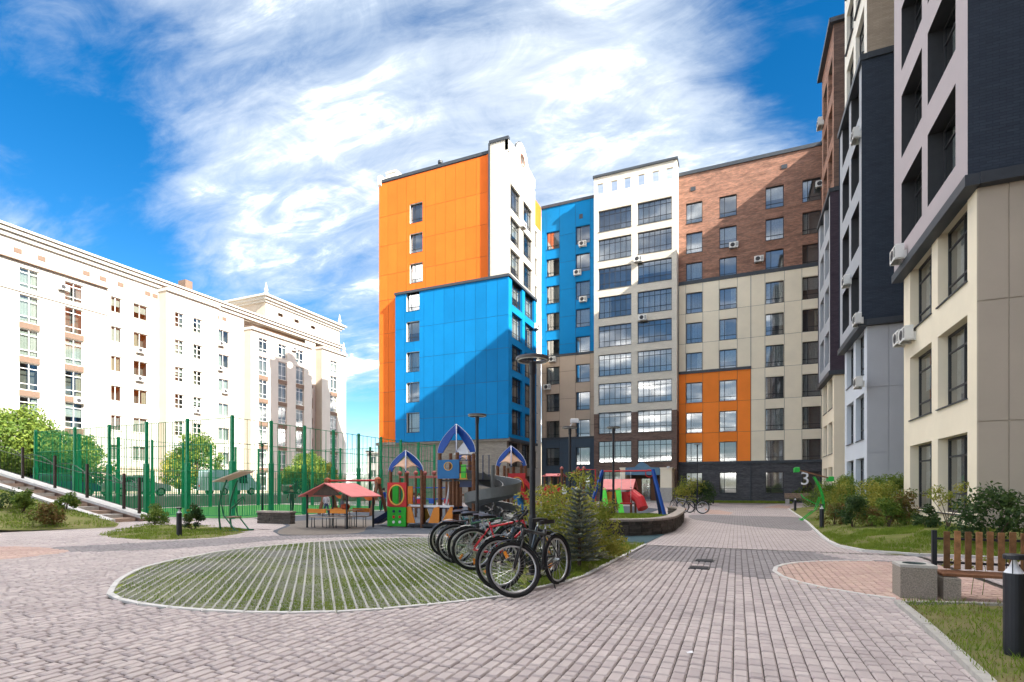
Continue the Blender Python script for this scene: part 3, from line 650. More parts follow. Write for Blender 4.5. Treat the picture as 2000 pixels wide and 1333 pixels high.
def window(root, face, off, a0, a1, z0, z1, spec, rd=.2, curtain=None, label=None):
    cols, rows, fm, gm = spec['cols'], spec['rows'], spec['fm'], spec['gm']; w, h = a1 - a0, z1 - z0; fw = spec.get('fw', .05); dp = .07
    key = (round(w, 2), round(h, 2), id(spec))
    if key not in WC:
        d = {}; mb = MB(); mb.box(-w / 2, w / 2, 0, dp, 0, fw); mb.box(-w / 2, w / 2, 0, dp, h - fw, h); mb.box(-w / 2, -w / 2 + fw, 0, dp, fw, h - fw); mb.box(w / 2 - fw, w / 2, 0, dp, fw, h - fw)
        X = [0]; Z = [0]
        for c in cols: X.append(X[-1] + c / sum(cols))
        for c in rows: Z.append(Z[-1] + c / sum(rows))
        xs = [-w / 2 + q * w for q in X]; zs = [q * h for q in Z]
        for q in xs[1:-1]: mb.box(q - fw * .45, q + fw * .45, .004, dp - .004, fw, h - fw)
        for q in zs[1:-1]: mb.box(-w / 2 + fw, w / 2 - fw, .008, dp - .008, q - fw * .42, q + fw * .42)
        d['f'] = mb.mesh('window', fm); d['p'] = []; pc = {}
        for i in range(len(xs) - 1):
            for j in range(len(zs) - 1):
                if spec.get('skip') and (i, j) in spec['skip']: continue
                pw, ph = xs[i + 1] - xs[i] - .02, zs[j + 1] - zs[j] - .02; k = (round(pw, 3), round(ph, 3))
                if k not in pc: pc[k] = MB().face([(-pw / 2, 0, -ph / 2), (pw / 2, 0, -ph / 2), (pw / 2, 0, ph / 2), (-pw / 2, 0, ph / 2)]).mesh('pane', gm)
                d['p'].append((pc[k], ((xs[i] + xs[i + 1]) / 2, dp * .5, (zs[j] + zs[j + 1]) / 2)))
        rm = MB(); D = spec.get('room', .9); e = .02; x0, x1, zz0, zz1 = -w / 2 - e, w / 2 + e, -e, h + e
        rm.face([(x0, D, zz0), (x1, D, zz0), (x1, D, zz1), (x0, D, zz1)])
        for q in ([(x0, dp, zz0), (x0, D, zz0), (x0, D, zz1), (x0, dp, zz1)], [(x1, dp, zz0), (x1, D, zz0), (x1, D, zz1), (x1, dp, zz1)], [(x0, dp, zz0), (x1, dp, zz0), (x1, D, zz0), (x0, D, zz0)], [(x0, dp, zz1), (x1, dp, zz1), (x1, D, zz1), (x0, D, zz1)]): rm.face(q)
        d['r'] = rm.mesh('room', M['room'])
        d['s'] = MB().box(-w / 2 - .03, w / 2 + .03, -rd - .05, -.002, -.035, -.002).mesh('sill', spec.get('sill', M['trim']))
        cs = []
        for m in (M['cur_white'], M['cur_grey'], M['cur_warm']):
            cs.append(wavy(w - .1, h - .1, -w / 2 + .05, m).mesh('curtain', m)); cs.append(wavy(w * .36, h - .1, -w / 2 + .05, m).mesh('curtain', m)); cs.append(wavy(w * .3, h - .1, w * .2 - .05, m).mesh('curtain', m))
        bl = MB(); bl.box(-w / 2 + .06, w / 2 - .06, 0, .01, h * .45, h - .06); cs.append(bl.mesh('blind', M['cur_white'])); d['c'] = cs
        WC[key] = d
    d = WC[key]; p = Vector(FP(face, off, (a0 + a1) / 2, -rd, z0)) - Vector(root.location)
    o = link('window', d['f'], root, p, ROT[face])
    for (me, q) in d['p']: link('pane', me, o, q)
    link('room', d['r'], o); link('sill', d['s'], o)
    c = rnd.choice((0, 0, 0, 0, 0, 1, 1, 2, 3, 4, 5, 6, 7, 8, 9, 9, 9, -1, -1)) if curtain is None else curtain
    if c is not None and c >= 0: link('blind' if c == 9 else 'curtain', d['c'][c], o, (0, .2, .05 if c != 9 else 0))
    return o
ACM = {}
def air_con(root, face, off, a, z, s=1.0):
    if not ACM:
        mb = MB(); mb.bbox(-.42, .42, -.40, -.10, 0, .56, .02); mb.box(-.36, -.32, -.10, 0, -.05, .3); mb.box(.32, .36, -.10, 0, -.05, .3); mb.box(-.38, -.34, -.4, -.02, -.04, -.004); mb.box(.34, .38, -.4, -.02, -.04, -.004); ACM['b'] = mb.mesh('air_conditioner', M['ac_white'])
        g = MB(); prof = [(.21, 0), (.20, .012), (.06, .014), (.05, .03), (0.0001, .03)]
        g.lathe(prof, 18); g2 = MB(); g2.v = [(-.1 + x, -.402 - z_, .28 + y) for (x, y, z_) in g.v]; g2.f = g.f; g2.m = g.m
        for k in range(7): g2.box(.18, .38, -.408, -.401, .10 + k * .055, .125 + k * .055)
        ACM['g'] = g2.mesh('fan_grille', M['ac_dark'])
    o = link('air_conditioner', ACM['b'], root, Vector(FP(face, off, a, 0, z)) - Vector(root.location), ROT[face]); o.scale = (s, s, s); link('fan_grille', ACM['g'], o); return o
W1 = dict(cols=(.30, .70), rows=(.22, .78), fm=M['frame'], gm=M['glass'], fw=.06)
WB = dict(cols=(1, 1, 1, 1, 1, 1), rows=(.27, .51, .22), fm=M['frame'], gm=M['glass_dark'], fw=.055, room=1.2)
WS = dict(cols=(1, 1, 1), rows=(.25, .5, .25), fm=M['frame'], gm=M['glass_dark'], fw=.055, room=1.2)
WR = dict(cols=(.55, .45), rows=(.25, .5, .25), fm=M['frame'], gm=M['glass_dark'], fw=.06, room=1.0)
WN = dict(cols=(1,), rows=(.3, .7), fm=M['frame'], gm=M['glass'], fw=.05, room=.6)
WL = dict(cols=(1, 1), rows=(.24, .56, .2), fm=M['frame_white'], gm=M['glass_pale'], fw=.075, room=.8, sill=M['stucco_tan'])
WL2 = dict(cols=(.45, .55), rows=(1,), fm=M['frame_white'], gm=M['glass_pale'], fw=.07, room=.8, sill=M['stucco_tan'])
WL3 = dict(cols=(1, 1), rows=(.3, .4, .3), fm=M['frame_white'], gm=M['glass_pale'], fw=.07, room=.8, sill=M['stucco_tan'])
SILL = [.9 + 3.1 * k for k in range(10)]

# ---------------------------------------------------------------- orange and blue tower
T = thing('apartment_tower', 'orange and blue clad apartment tower with white gabled corner behind the playground', 'building', (-27.5, 47, 0))
tw = [(-31.2, -29.65, z, z + 2.0) for z in SILL[2:]]
fl = [6.1] + [8.45 + 3.1 * k for k in range(8)] + [33.75]
wall(T, 'wall', M['trim'], 'S', 46.33, -35.1, -22.0, 6.1, 33.9, [w for w in tw if w[2] > 21.4], .2, M['frame_white'])
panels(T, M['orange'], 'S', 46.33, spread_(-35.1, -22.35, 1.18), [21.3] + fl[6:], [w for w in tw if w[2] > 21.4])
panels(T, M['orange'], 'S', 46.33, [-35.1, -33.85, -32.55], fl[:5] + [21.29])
strip(T, 'corner_strip', M['orange_trim'], 'S', 46.33, -22.34, -22.0, 21.4, 33.8, 0, .06)
strip(T, 'downpipe', M['trim'], 'S', 46.1, -22.06, -21.9, 21.5, 34.6, .0, .12)
wall(T, 'wall', M['trim'], 'S', 45.73, -32.6, -19.8, 6.1, 21.35, [w for w in tw if w[2] < 21.4], .25, M['frame_white'])
panels(T, M['blue'], 'S', 45.73, spread_(-32.6, -19.8, 1.17), fl[:5] + [21.35], [w for w in tw if w[2] < 21.4])
MB().face([(-32.6, 45.73, 6.1), (-32.6, 46.33, 6.1), (-32.6, 46.33, 21.35), (-32.6, 45.73, 21.35)]).build('return_wall', M['blue'], T, world=True)
for w in tw:
    lo = w[2] < 21.4; window(T, 'S', 45.73 if lo else 46.33, *w, W1, .2)
strip(T, 'cap_trim', M['trim'], 'S', 45.7, -32.65, -19.7, 21.35, 21.6, -.9, .1)
strip(T, 'roof_trim', M['trim'], 'S', 46.33, -35.2, -22.0, 33.8, 34.1, -.3, .1)
wall(T, 'white_front_wall', M['white_brick'], 'S', 46.1, -21.95, -20.0, 21.5, 34.6)
strip(T, 'gable_front_trim', M['trim'], 'S', 46.1, -22.0, -19.95, 34.55, 34.85, -.3, .08)
sw = [(46.55, 49.15), (49.9, 52.5)]; sz = [28.3 - 3.1 * k for k in range(9)]
swo = [(a, b, z, z + 2.4) for (a, b) in sw for z in sz] + [(a, b, .5, 2.7) for (a, b) in sw[1:]]
wall(T, 'white_side_wall', M['white_panel'], 'E', -20.0, 46.1, 53.3, 21.5, 33.3, [w for w in swo if w[2] > 21], .2)
wall(T, 'blue_side_wall', M['trim'], 'E', -19.83, 45.73, 53.2, 6.1, 21.35, [w for w in swo if 6 < w[2] < 21], .25, M['blue'])
panels(T, M['blue'], 'E', -19.83, [45.7, 46.55 - .02, 49.15 + .02, 49.9 - .02, 52.5 + .02, 53.2], fl[:5] + [21.35], [w for w in swo if 6 < w[2] < 21])
wall(T, 'stone_base_wall', M['stone_grey'], 'S', 46.0, -35.0, -20.1, 0, 6.1)
wall(T, 'stone_base_wall', M['stone_grey'], 'E', -20.1, 46.0, 53.2, 0, 6.1, [w for w in swo if w[2] < 6], .3)
strip(T, 'base_trim', M['stone_grey'], 'S', 45.9, -35.1, -19.75, 5.9, 6.2, -.6, .1); strip(T, 'base_trim', M['trim'], 'E', -19.8, 45.85, 53.3, 5.92, 6.18, -.6, .12)
strip(T, 'cap_trim', M['trim'], 'E', -19.8, 45.7, 53.2, 21.35, 21.6, -.3, .14)
for w in swo: window(T, 'E', -19.83 if 6 < w[2] < 21 else (-20.0 if w[2] > 21 else -20.1), *w, WS, .2 if w[2] > 6 else .3)
gp = smooth_poly([(46.1, 34.55), (47.5, 34.65), (48.15, 34.95), (48.45, 35.5), (49.0, 36.0), (49.7, 36.2), (50.4, 36.0), (50.95, 35.5), (51.25, 34.95), (51.9, 34.65), (53.3, 34.55)], 3, False)
outer = [(46.1, 33.3)] + gp + [(53.3, 33.3)]; oc = (49.7, 34.55)
def gable(xa, xb, m):
    mb = MB(); n = 48; O = []; I = []
    for k in range(n):                                    # matched rings around the round opening
        an = 2 * math.pi * k / n + math.pi / 2; d = (math.cos(an), math.sin(an)); best = 9
        for i in range(len(outer)):
            (x1, y1), (x2, y2) = outer[i], outer[(i + 1) % len(outer)]; ex, ey = x2 - x1, y2 - y1; dn = d[0] * ey - d[1] * ex
            if abs(dn) < 1e-9: continue
            t = ((x1 - oc[0]) * ey - (y1 - oc[1]) * ex) / dn; u = ((x1 - oc[0]) * d[1] - (y1 - oc[1]) * d[0]) / dn
            if t > 0 and -1e-6 <= u <= 1 + 1e-6: best = min(best, t)
        O.append((oc[0] + d[0] * best, oc[1] + d[1] * best)); I.append((oc[0] + d[0] * .55, oc[1] + d[1] * .55))
    mb.holed(O, I, 0, 1); mb.v = [(xa + (xb - xa) * y, x, z) for (x, y, z) in mb.v]
    return mb.build('gable', m, T, world=True)
gable(-20.35, -20.0, M['white_panel']); gable(-35.1, -34.75, M['white_panel'])
mb = MB(); mb.tube([(-20.15, p[0], p[1] + .03) for p in gp], .11, 4); mb.build('gable_trim', M['trim'], T, world=True)
mb = MB(); mb.ring((-20.0, oc[0], oc[1]), .58, .06, 24, 5, 'x'); mb.build('round_window_ring', mat('ring_red', (.4, .12, .08), .6), T, world=True)
mb = MB(); mb.box(-34.9, -21.3, 47.4, 57.2, 0, 33.3); mb.build('core', M['trim'], T, world=True)
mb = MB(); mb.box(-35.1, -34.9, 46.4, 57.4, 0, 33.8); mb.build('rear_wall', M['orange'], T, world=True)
mb = MB(); mb.box(-34.7, -33.4, 47.0, 48.2, 33.3, 35.1); mb.box(-34.75, -33.35, 46.95, 48.25, 35.1, 35.3); mb.build('chimney', M['white_panel'], T, world=True)
mb = MB(); mb.lathe([(.16, 33.3), (.16, 34.5), (.26, 34.55), (.26, 34.8), (0.001, 35.0)], 12, (-27.9, 46.9, 0)); mb.build('roof_vent', M['trim'], T, world=True)
nw = [(55.3, 56.3, z + .2, z + 2.1) for z in sz]
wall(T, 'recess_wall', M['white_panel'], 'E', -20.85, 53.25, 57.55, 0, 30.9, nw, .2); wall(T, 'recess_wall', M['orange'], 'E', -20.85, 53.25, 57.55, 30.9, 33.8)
for w in nw: window(T, 'E', -20.85, *w, WN, .18)
air_con(T, 'E', -20.0, 49.5, 27.6); air_con(T, 'E', -19.83, 52.8, 18.3)

# ---------------------------------------------------------------- far block: blue recess, white bay, brick and cream wing
FB = thing('apartment_block', 'far apartment block with blue recess, white bay and brick topped cream wing', 'building', (-6, 57.5, 0))
c1 = [(-20.2, -18.65), (-16.7, -15.1)]
bo = [(a, b, z, z + 2.0) for (a, b) in c1 for z in SILL]
Yf = 57.6
for (m, z0, z1) in ((M['blue'], 16.5, 33.7), (M['tan'], 7.05, 16.5), (M['slate'], 0, 7.05)):
    wall(FB, 'recess_wall', M['trim'], 'S', Yf, -20.8, -14.25, z0, z1, bo, .2, m)
    panels(FB, m, 'S', Yf, [-20.8, -20.25, -18.6, -16.75, -15.05, -14.3], [z0] + [z for z in [2.25 + 3.1 * k for k in range(11)] if z0 + .8 < z < z1 - .8] + [z1], bo)
for w in bo: window(FB, 'S', Yf, *w, W1, .16)
strip(FB, 'floor_trim', M['trim'], 'S', Yf, -20.8, -14.3, 16.4, 16.65, 0, .08); strip(FB, 'floor_trim', M['trim'], 'S', Yf, -20.8, -14.3, 6.95, 7.2, 0, .08)
strip(FB, 'roof_trim', M['trim'], 'S', Yf, -20.8, -14.3, 33.6, 33.9, -.3, .12)
Yw = 56.1; wb = [(-13.75, -10.25), (-9.6, -6.15)]
wo = [(a, b, 4.15 + 3.1 * k, 6.42 + 3.1 * k) for (a, b) in wb for k in range(9)] + [(-13.75, -10.25, 1.05, 3.3)]
holes = [(x - .32, x + .32, 33.05, 34.15) for x in (-13.55, -12.05, -10.65, -9.2, -7.75, -6.35)]
wall(FB, 'bay_wall', M['white_brick'], 'S', Yw, -14.25, -5.65, 9.4, 34.9, wo + holes, .22)
wall(FB, 'bay_base_wall', M['brick_brown'], 'S', Yw, -14.25, -5.65, 0, 9.4, wo, .22)
for w in wo: window(FB, 'S', Yw, *w, WB, .18)
wall(FB, 'bay_side_wall', M['white_panel'], 'E', -5.65, Yw, Yf, 9.4, 34.9); wall(FB, 'bay_side_wall', M['brick_brown'], 'E', -5.65, Yw, Yf, 0, 9.4); wall(FB, 'bay_side_wall', M['white_panel'], 'W', -14.25, Yw, Yf, 9.4, 34.9)
strip(FB, 'parapet_cap', M['trim'], 'S', Yw, -14.35, -5.55, 34.85, 35.1, -.3, .12)
strip(FB, 'bay_side_cap', M['trim'], 'E', -5.65, Yw + .3, Yf, 34.85, 35.1, -.2, .1)
c2 = [(-4.89, -3.29), (-1.67, -.05), (2.55, 4.16), (5.74, 7.3)]
ro = [(a, b, z, z + 2.1) for (a, b) in c2 for z in SILL]
oro = [w for w in ro if w[0] < 1 and 3.9 < w[2] < 13]
wall(FB, 'brick_wall', M['brick_red'], 'S', Yf, -5.65, 9, 22.6, 33.9, ro, .2)
wall(FB, 'wing_wall', M['trim'], 'S', Yf, -5.65, 9, 4.0, 22.6, ro, .2, M['cream'])
panels(FB, M['cream'], 'S', Yf, [1.25, 2.5, 4.2, 5.7, 7.35, 8.9], [4.1, 7.05, 10.15, 13.25, 16.35, 19.45, 22.5], ro)
panels(FB, M['cream'], 'S', Yf, [-5.6, -4.92, -3.25, -1.7, .0, 1.23], [13.4, 16.35, 19.45, 22.5], ro)
panels(FB, M['orange_lifted'], 'S', Yf, [-5.6, -4.92, -3.25, -1.7, .0, 1.22], [4.1, 7.05, 10.15, 13.25], ro, .07)
wall(FB, 'base_wall', M['brick_grey'], 'S', Yf, -5.65, 9, 0, 4.0, ro, .25)
for w in ro: window(FB, 'S', Yf, *w, W1, .16)
strip(FB, 'floor_trim', M['trim'], 'S', Yf, -5.6, 9, 22.5, 22.85, 0, .09); strip(FB, 'orange_cap_trim', M['trim'], 'S', Yf, -5.6, 1.28, 13.22, 13.5, 0, .16); strip(FB, 'base_trim', M['trim'], 'S', Yf, -5.6, 9, 3.85, 4.12, 0, .12)
strip(FB, 'roof_trim', M['trim'], 'S', Yf, -5.6, 9, 33.85, 34.2, -.3, .12)
strip(FB, 'downpipe', M['trim'], 'S', Yf, 1.18, 1.28, .2, 3.9, 0, .1)
for (x, z) in ((-4.2, 32.3), (4.2, 32.6)): strip(FB, 'wall_vent', M['trim'], 'S', Yf, x - .25, x + .25, z - .2, z + .2, 0, .05)
strip(FB, 'wall_vent', M['trim'], 'S', Yf, -16.3, -15.9, 31.6, 32.1, 0, .05)
mb = MB(); mb.box(-20.7, 9, 58.9, 72, 0, 33.2); mb.box(-14.1, -5.8, 57.5, 58.8, 0, 32.4); mb.build('core', M['trim'], FB, world=True)
for (px, py, Y) in ((1139, 478, Yf), (1129, 534, Yf), (1140, 586, Yf), (1080, 703, Yf), (1070, 757, Yf), (1247, 508, Yw), (1256, 622, Yw), (1433, 481, Yf), (1482, 508, Yf), (1602, 362, Yf)):
    x, z = PY(px, py, Y); air_con(FB, 'S', Y, x, z - .28)
# house number
tcu = bpy.data.curves.new('house_number', 'FONT'); tcu.body = '3'; tcu.size = 1.75; tcu.extrude = .03; tcu.align_x = 'CENTER'
to = bpy.data.objects.new('number_source', tcu); COL.objects.link(to); dg = bpy.context.evaluated_depsgraph_get()
nm = bpy.data.meshes.new_from_object(to.evaluated_get(dg)); bpy.data.objects.remove(to); nm.materials.clear(); nm.materials.append(mat('number_white', (.92, .92, .92), .5, .02))
xn, zn = PY(1572, 947, Yf); no = link('house_number', nm, FB, Vector((xn, Yf - .06, zn)) - Vector(FB.location)); no.rotation_euler = (R(90), 0, 0)
# entrance portal in front of the bay
EP = thing('entrance_portal', 'cream pillared entrance porch with blue arched sign board by the brown brick bay', 'porch', (-8.2, 55.2, 0))
ya = 53.6
def pxz(px, py): return PY(px, py, ya)
xl, xr = pxz(1210, 900)[0], pxz(1289, 900)[0]; zt = pxz(1250, 925)[1]
mb = MB()
outl = [pxz(1222, 928), pxz(1289, 928), pxz(1289, 914), pxz(1270, 913), pxz(1264, 908), pxz(1258, 904), pxz(1254, 903), pxz(1250, 904), pxz(1245, 908), pxz(1240, 913), pxz(1222, 914)]
mb.slab(outl, ya - .15, ya + .1); mb.build('sign_board', mat('porch_blue', (.10, .20, .30), .6), EP, world=True)
for (pa, pb) in ((1211, 1222), (1289, 1313)):
    x0, x1 = pxz(pa, 950)[0], pxz(pb, 950)[0]; zc = pxz(pa, 916)[1]
    mb = MB(); mb.bbox(x0, x1, ya - .1, 56.0, 0, 1.45, .02); mb.build('pillar_base', M['concrete'], EP, world=True)
    mb = MB(); mb.box(x0 + .03, x1 - .03, ya - .07, 55.97, 1.45, zc); mb.build('pillar', M['cream'], EP, world=True)
    mb = MB(); mb.box(x0 - .04, x1 + .04, ya - .14, 56.0, zc, zc + .12); mb.build('pillar_cap', M['cream'], EP, world=True)
x0, x1 = pxz(1222, 950)[0], pxz(1289, 950)[0]
mb = MB(); mb.box(x0, x1, ya + .1, 56.0, zt, zt + .2); mb.build('porch_roof', M['roof'], EP, world=True)
mb = MB(); mb.box(x0 + .02, x1 - .02, 55.85, 55.98, 0, zt); mb.build('door_surround', mat('dark_wood', (.06, .035, .024), .6, .3, 9), EP, world=True)
for k in range(3):
    mb = MB(); a = x0 + .35 + k * (x1 - x0 - .7) / 3; mb.box(a + .03, a + (x1 - x0 - .7) / 3 - .03, 55.78, 55.84, .1, zt - .5); mb.build('door', M['glass_dark'] if k == 1 else M['wood_brown'], EP, world=True)
mb = MB(); mb.box(x0, x1, ya - .3, 55.7, 0, .12); mb.build('step', M['concrete'], EP, world=True)
mb = MB(); mb.lathe([(.02, 0), (.12, .04), (.16, .22), (.02, .24)], 10, (pxz(1306, 912)[0], ya - .25, pxz(1306, 916)[1])); mb.build('wall_lantern', M['silver'], EP, world=True)

# ---------------------------------------------------------------- right hand building
RB = thing('bay_building', 'tall apartment building with stepped projecting bays along the right side of the path', 'building', (8, 20, 0))
RS = [.65 + 3.1 * k for k in range(11)]
def bay(off, y0, y1, cols, zones, szones, top, nearx=9.0, rev=None):
    ops = [(a, b, z, z + 2.2) for (a, b) in cols for z in RS if z + 2.3 < top]
    for (z0, z1, m, dn, rd) in zones:
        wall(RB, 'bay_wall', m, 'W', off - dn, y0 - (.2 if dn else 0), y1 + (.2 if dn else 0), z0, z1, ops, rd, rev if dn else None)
        for w in ops:
            if z0 <= w[2] + .6 < z1: window(RB, 'W', off - dn, *w, WR, rd - .03, rnd.choice((0, 0, 6, 1, 9)))
    for (z0, z1, m, dn, pan) in szones:
        wall(RB, 'bay_end_wall', m, 'S', y0 - dn, off - (.25 if dn else 0), nearx, z0, z1)
        if pan: panels(RB, m, 'S', y0 - dn, [off - (.25 if dn else 0)] + pan + [nearx], [z0] + [z for z in (3.05, 6.1, 9.2) if z0 < z < z1] + [z1])
        wall(RB, 'bay_end_wall', m, 'S', y1 + dn, off - (.25 if dn else 0), nearx, z0, z1)
    for (z0, z1, m, dn, rd) in zones[1:]:
        e = .3; strip(RB, 'floor_trim', M['trim'], 'W', off, y0 - .26, y1 + .26, z0 - .18, z0 + .1, -.02, .32); strip(RB, 'floor_trim', M['trim'], 'S', y0, off - .02, nearx, z0 - .18, z0 + .1, -.02, .29)
    mb = MB(); mb.box(off + 1.25, nearx + .5, y0 + .2, y1 - .2, 0, top - .3); mb.build('core', M['trim'], RB, world=True)
    strip(RB, 'roof_trim', M['trim'], 'W', off, y0 - .26, y1 + .26, top, top + .3, -3, .3)
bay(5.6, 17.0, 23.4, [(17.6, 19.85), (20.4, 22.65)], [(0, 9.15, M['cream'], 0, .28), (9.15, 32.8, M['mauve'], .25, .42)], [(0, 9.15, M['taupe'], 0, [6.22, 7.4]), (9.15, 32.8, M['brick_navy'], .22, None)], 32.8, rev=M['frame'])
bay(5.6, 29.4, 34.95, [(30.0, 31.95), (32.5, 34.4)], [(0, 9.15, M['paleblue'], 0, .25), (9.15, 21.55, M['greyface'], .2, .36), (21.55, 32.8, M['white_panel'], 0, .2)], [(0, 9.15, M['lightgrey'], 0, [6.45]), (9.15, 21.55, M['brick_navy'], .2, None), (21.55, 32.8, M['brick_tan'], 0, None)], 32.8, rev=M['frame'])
bay(5.95, 41.1, 46.4, [(41.65, 43.45), (44.0, 45.8)], [(0, 9.15, M['cream'], 0, .25), (9.15, 21.35, M['greyface'], .2, .35), (21.35, 32.5, M['brick_red'], 0, .3)], [(0, 9.15, M['cream'], 0, [6.9]), (9.15, 21.35, M['brick_purple'], .2, None), (21.35, 32.5, M['brick_brown'], 0, None)], 32.5)
for (a, b) in ((30.0, 31.95), (32.5, 34.4)):
    for z in (2.9, 6.0): strip(RB, 'brick_spandrel', M['brick_red'], 'W', 5.6, a, b, z - .02, z + .82, -.24, -.1)
wall(RB, 'long_wall', M['brick_brown'], 'W', 7.4, -46, 57.6, 0, 34.0)
mb = MB(); mb.box(9.6, 22, -46, 57.4, 0, 33.6); mb.build('core', M['trim'], RB, world=True)
strip(RB, 'roof_trim', M['trim'], 'W', 7.4, -46, 57.6, 33.9, 34.2, -3, .12)
for (px, py, s_) in ((1766, 493, .85), (1771, 657, .85), (1784, 650, .85), (1661, 547, .85), (1684, 622, .85), (1686, 745, .85), (1680, 262, .85)):
    X = 5.33 if px > 1700 and py < 600 else (5.6 if px > 1700 else 5.4)
    y, z = PX(px, py, X); air_con(RB, 'W', X, y, z - .28, s_)
y, z = PX(1608, 240, 5.95); air_con(RB, 'W', 5.95, y, z - .3)

# ---------------------------------------------------------------- white building at left
LB = thing('white_apartment_house', 'sunlit white apartment house with cornice and corner tower behind the sports court', 'building', (-62, 45, 0))
LS = [1.1 + 3.1 * k for k in range(7)]
def lcol(off, a, b, kind, ks=range(7)):
    out = []
    for k in ks:
        z = LS[k]
        if kind == 'A': r = (a, b, z, z + (2.5 if k < 6 else 1.85)); sp = WL
        elif kind == 'B': r = (a, b, z + .15, z + 1.75); sp = WL2
        else: r = (a, b, z + .1, z + 1.75); sp = WL3
        out.append((r, sp))
        if kind == 'A' and 0 < k < 6: strip(LB, 'spandrel', M['spandrel'], 'E', off, a - .02, b + .02, z - .56, z - .04, 0, .05)
    return out
def lsec(off, y0, y1, z1, cols, m=None):
    m = m or M['stucco']; W_ = [w for c in cols for w in c]
    wall(LB, 'facade_wall', m, 'E', off, y0, y1, 3.6, z1, [w[0] for w in W_], .16, M['stucco_tan']); wall(LB, 'base_wall', M['stucco_tan'], 'E', off, y0, y1, 0, 3.6, [w[0] for w in W_], .16)
    for (r, sp) in W_: window(LB, 'E', off, *r, sp, .14)
lsec(-60, 10, 39.3, 24.2, [lcol(-60, 16.6, 17.7, 'B'), lcol(-60, 22.9, 24.4, 'A'), lcol(-60, 26.73, 28.23, 'A'), lcol(-60, 30.27, 31.85, 'A'), lcol(-60, 34.38, 35.43, 'B'), lcol(-60, 36.62, 38.13, 'B')])
lsec(-58.7, 39.3, 45.7, 23.5, [lcol(-58.7, 40.3, 41.35, 'C'), lcol(-58.7, 42.5, 43.6, 'C')])
lsec(-60, 45.7, 50.5, 24.2, [lcol(-60, 46.8, 48.33, 'B')])
lsec(-58.7, 50.5, 61.3, 22.3, [lcol(-58.7, 51.75, 53.2, 'A'), lcol(-58.7, 55.0, 56.5, 'A'), lcol(-58.7, 58.2, 59.7, 'A')])
lsec(-60, 61.3, 63.4, 24.2, [lcol(-60, 61.9, 62.9, 'B')])
lsec(-58.7, 63.4, 68.8, 22.9, [lcol(-58.7, 65.2, 66.8, 'A')])
for (y, z) in ((39.3, 23.5), (50.5, 22.3), (63.4, 22.9)): wall(LB, 'return_wall', M['stucco_tan'], 'S', y, -60, -58.7, 0, z)
wall(LB, 'return_wall', M['stucco_tan'], 'S', 10, -72, -60, 0, 24.2)
for (y0, y1, z) in ((39.2, 45.8, 23.5), (50.4, 61.4, 22.3), (63.3, 68.9, 22.9)):
    strip(LB, 'cornice', M['stucco'], 'E', -58.7, y0, y1, z, z + .35, -1.3, .3); strip(LB, 'cornice', M['spandrel'], 'E', -58.7, y0 - .02, y1 + .02, z + .35, z + .42, -1.3, .34)
for (z, t, p) in ((23.9, .35, .25), (24.3, .3, .5), (24.65, .2, .7)): strip(LB, 'cornice', M['stucco'], 'E', -60, 10, 68.8, z, z + t, -.6, p)
strip(LB, 'ledge', M['spandrel'], 'E', -60, 10, 34, 22.0, 22.08, 0, .3); strip(LB, 'ledge', M['stucco'], 'E', -60, 10, 34, 19.3, 19.42, 0, .12); strip(LB, 'ledge', M['stucco_tan'], 'E', -60, 10, 39.2, 3.5, 3.75, 0, .15)
for y in (26.6, 28.4, 32.1, 33.6, 35.3, 38.1, 38.9, 46.6, 47.6): strip(LB, 'attic_vent', M['spandrel'], 'E', -60, y - .3, y + .3, 22.7, 23.15, -.02, .04)
AT = [(56.2, 57.1, 25.9, 26.4), (59.2, 60.1, 25.9, 26.4), (62.5, 63.4, 25.9, 26.4)]
wall(LB, 'attic_wall', M['stucco'], 'E', -60.05, 54.1, 68.8, 24.8, 27.4, AT, .3, M['spandrel']); wall(LB, 'attic_wall', M['stucco_tan'], 'S', 54.1, -70, -60.05, 24.8, 27.4)
for (z, t, p) in ((27.2, .3, .25), (27.5, .35, .55), (27.85, .25, .85)): strip(LB, 'attic_cornice', M['stucco'], 'E', -60.05, 54.1 - p, 68.8 + p, z, z + t, -10, p)
aw = [(54.9, 56.0), (58.4, 59.5), (61.6, 62.6)]
mb = MB(); mb.box(-72, -61.0, 10.2, 68.6, 0, 24.0); mb.box(-70, -60.5, 54.3, 68.5, 24, 27.3); mb.box(-60.6, -59.6, 50.8, 51.2, 0, 22); mb.build('core', M['stucco_tan'], LB, world=True)
for (y, z) in ((54.1, 28.1), (68.8, 28.1), (68.5, 23.3)):
    mb = MB(); mb.lathe([(.35, 0), (.35, .3), (.18, .45), (.28, .8), (.16, 1.1), (.05, 1.7), (.001, 1.9)], 10, (-60.0 if z > 25 else -58.9, y, z)); mb.build('finial', M['stucco'], LB, world=True)
mb = MB(); mb.box(-62.5, -61.2, 43.3, 44.2, 24.8, 26.6); mb.build('chimney', M['spandrel'], LB, world=True)
for (px, py, off) in ((122, 562, -60), (152, 783, -60), (272, 685, -60), (271, 740, -60), (430, 672, -60), (428, 720, -60), (438, 765, -60), (384, 803, -58.7), (573, 682, -58.7), (624, 786, -60)):
    y, z = PX(px, py, off); air_con(LB, 'E', off, y, z - .3)
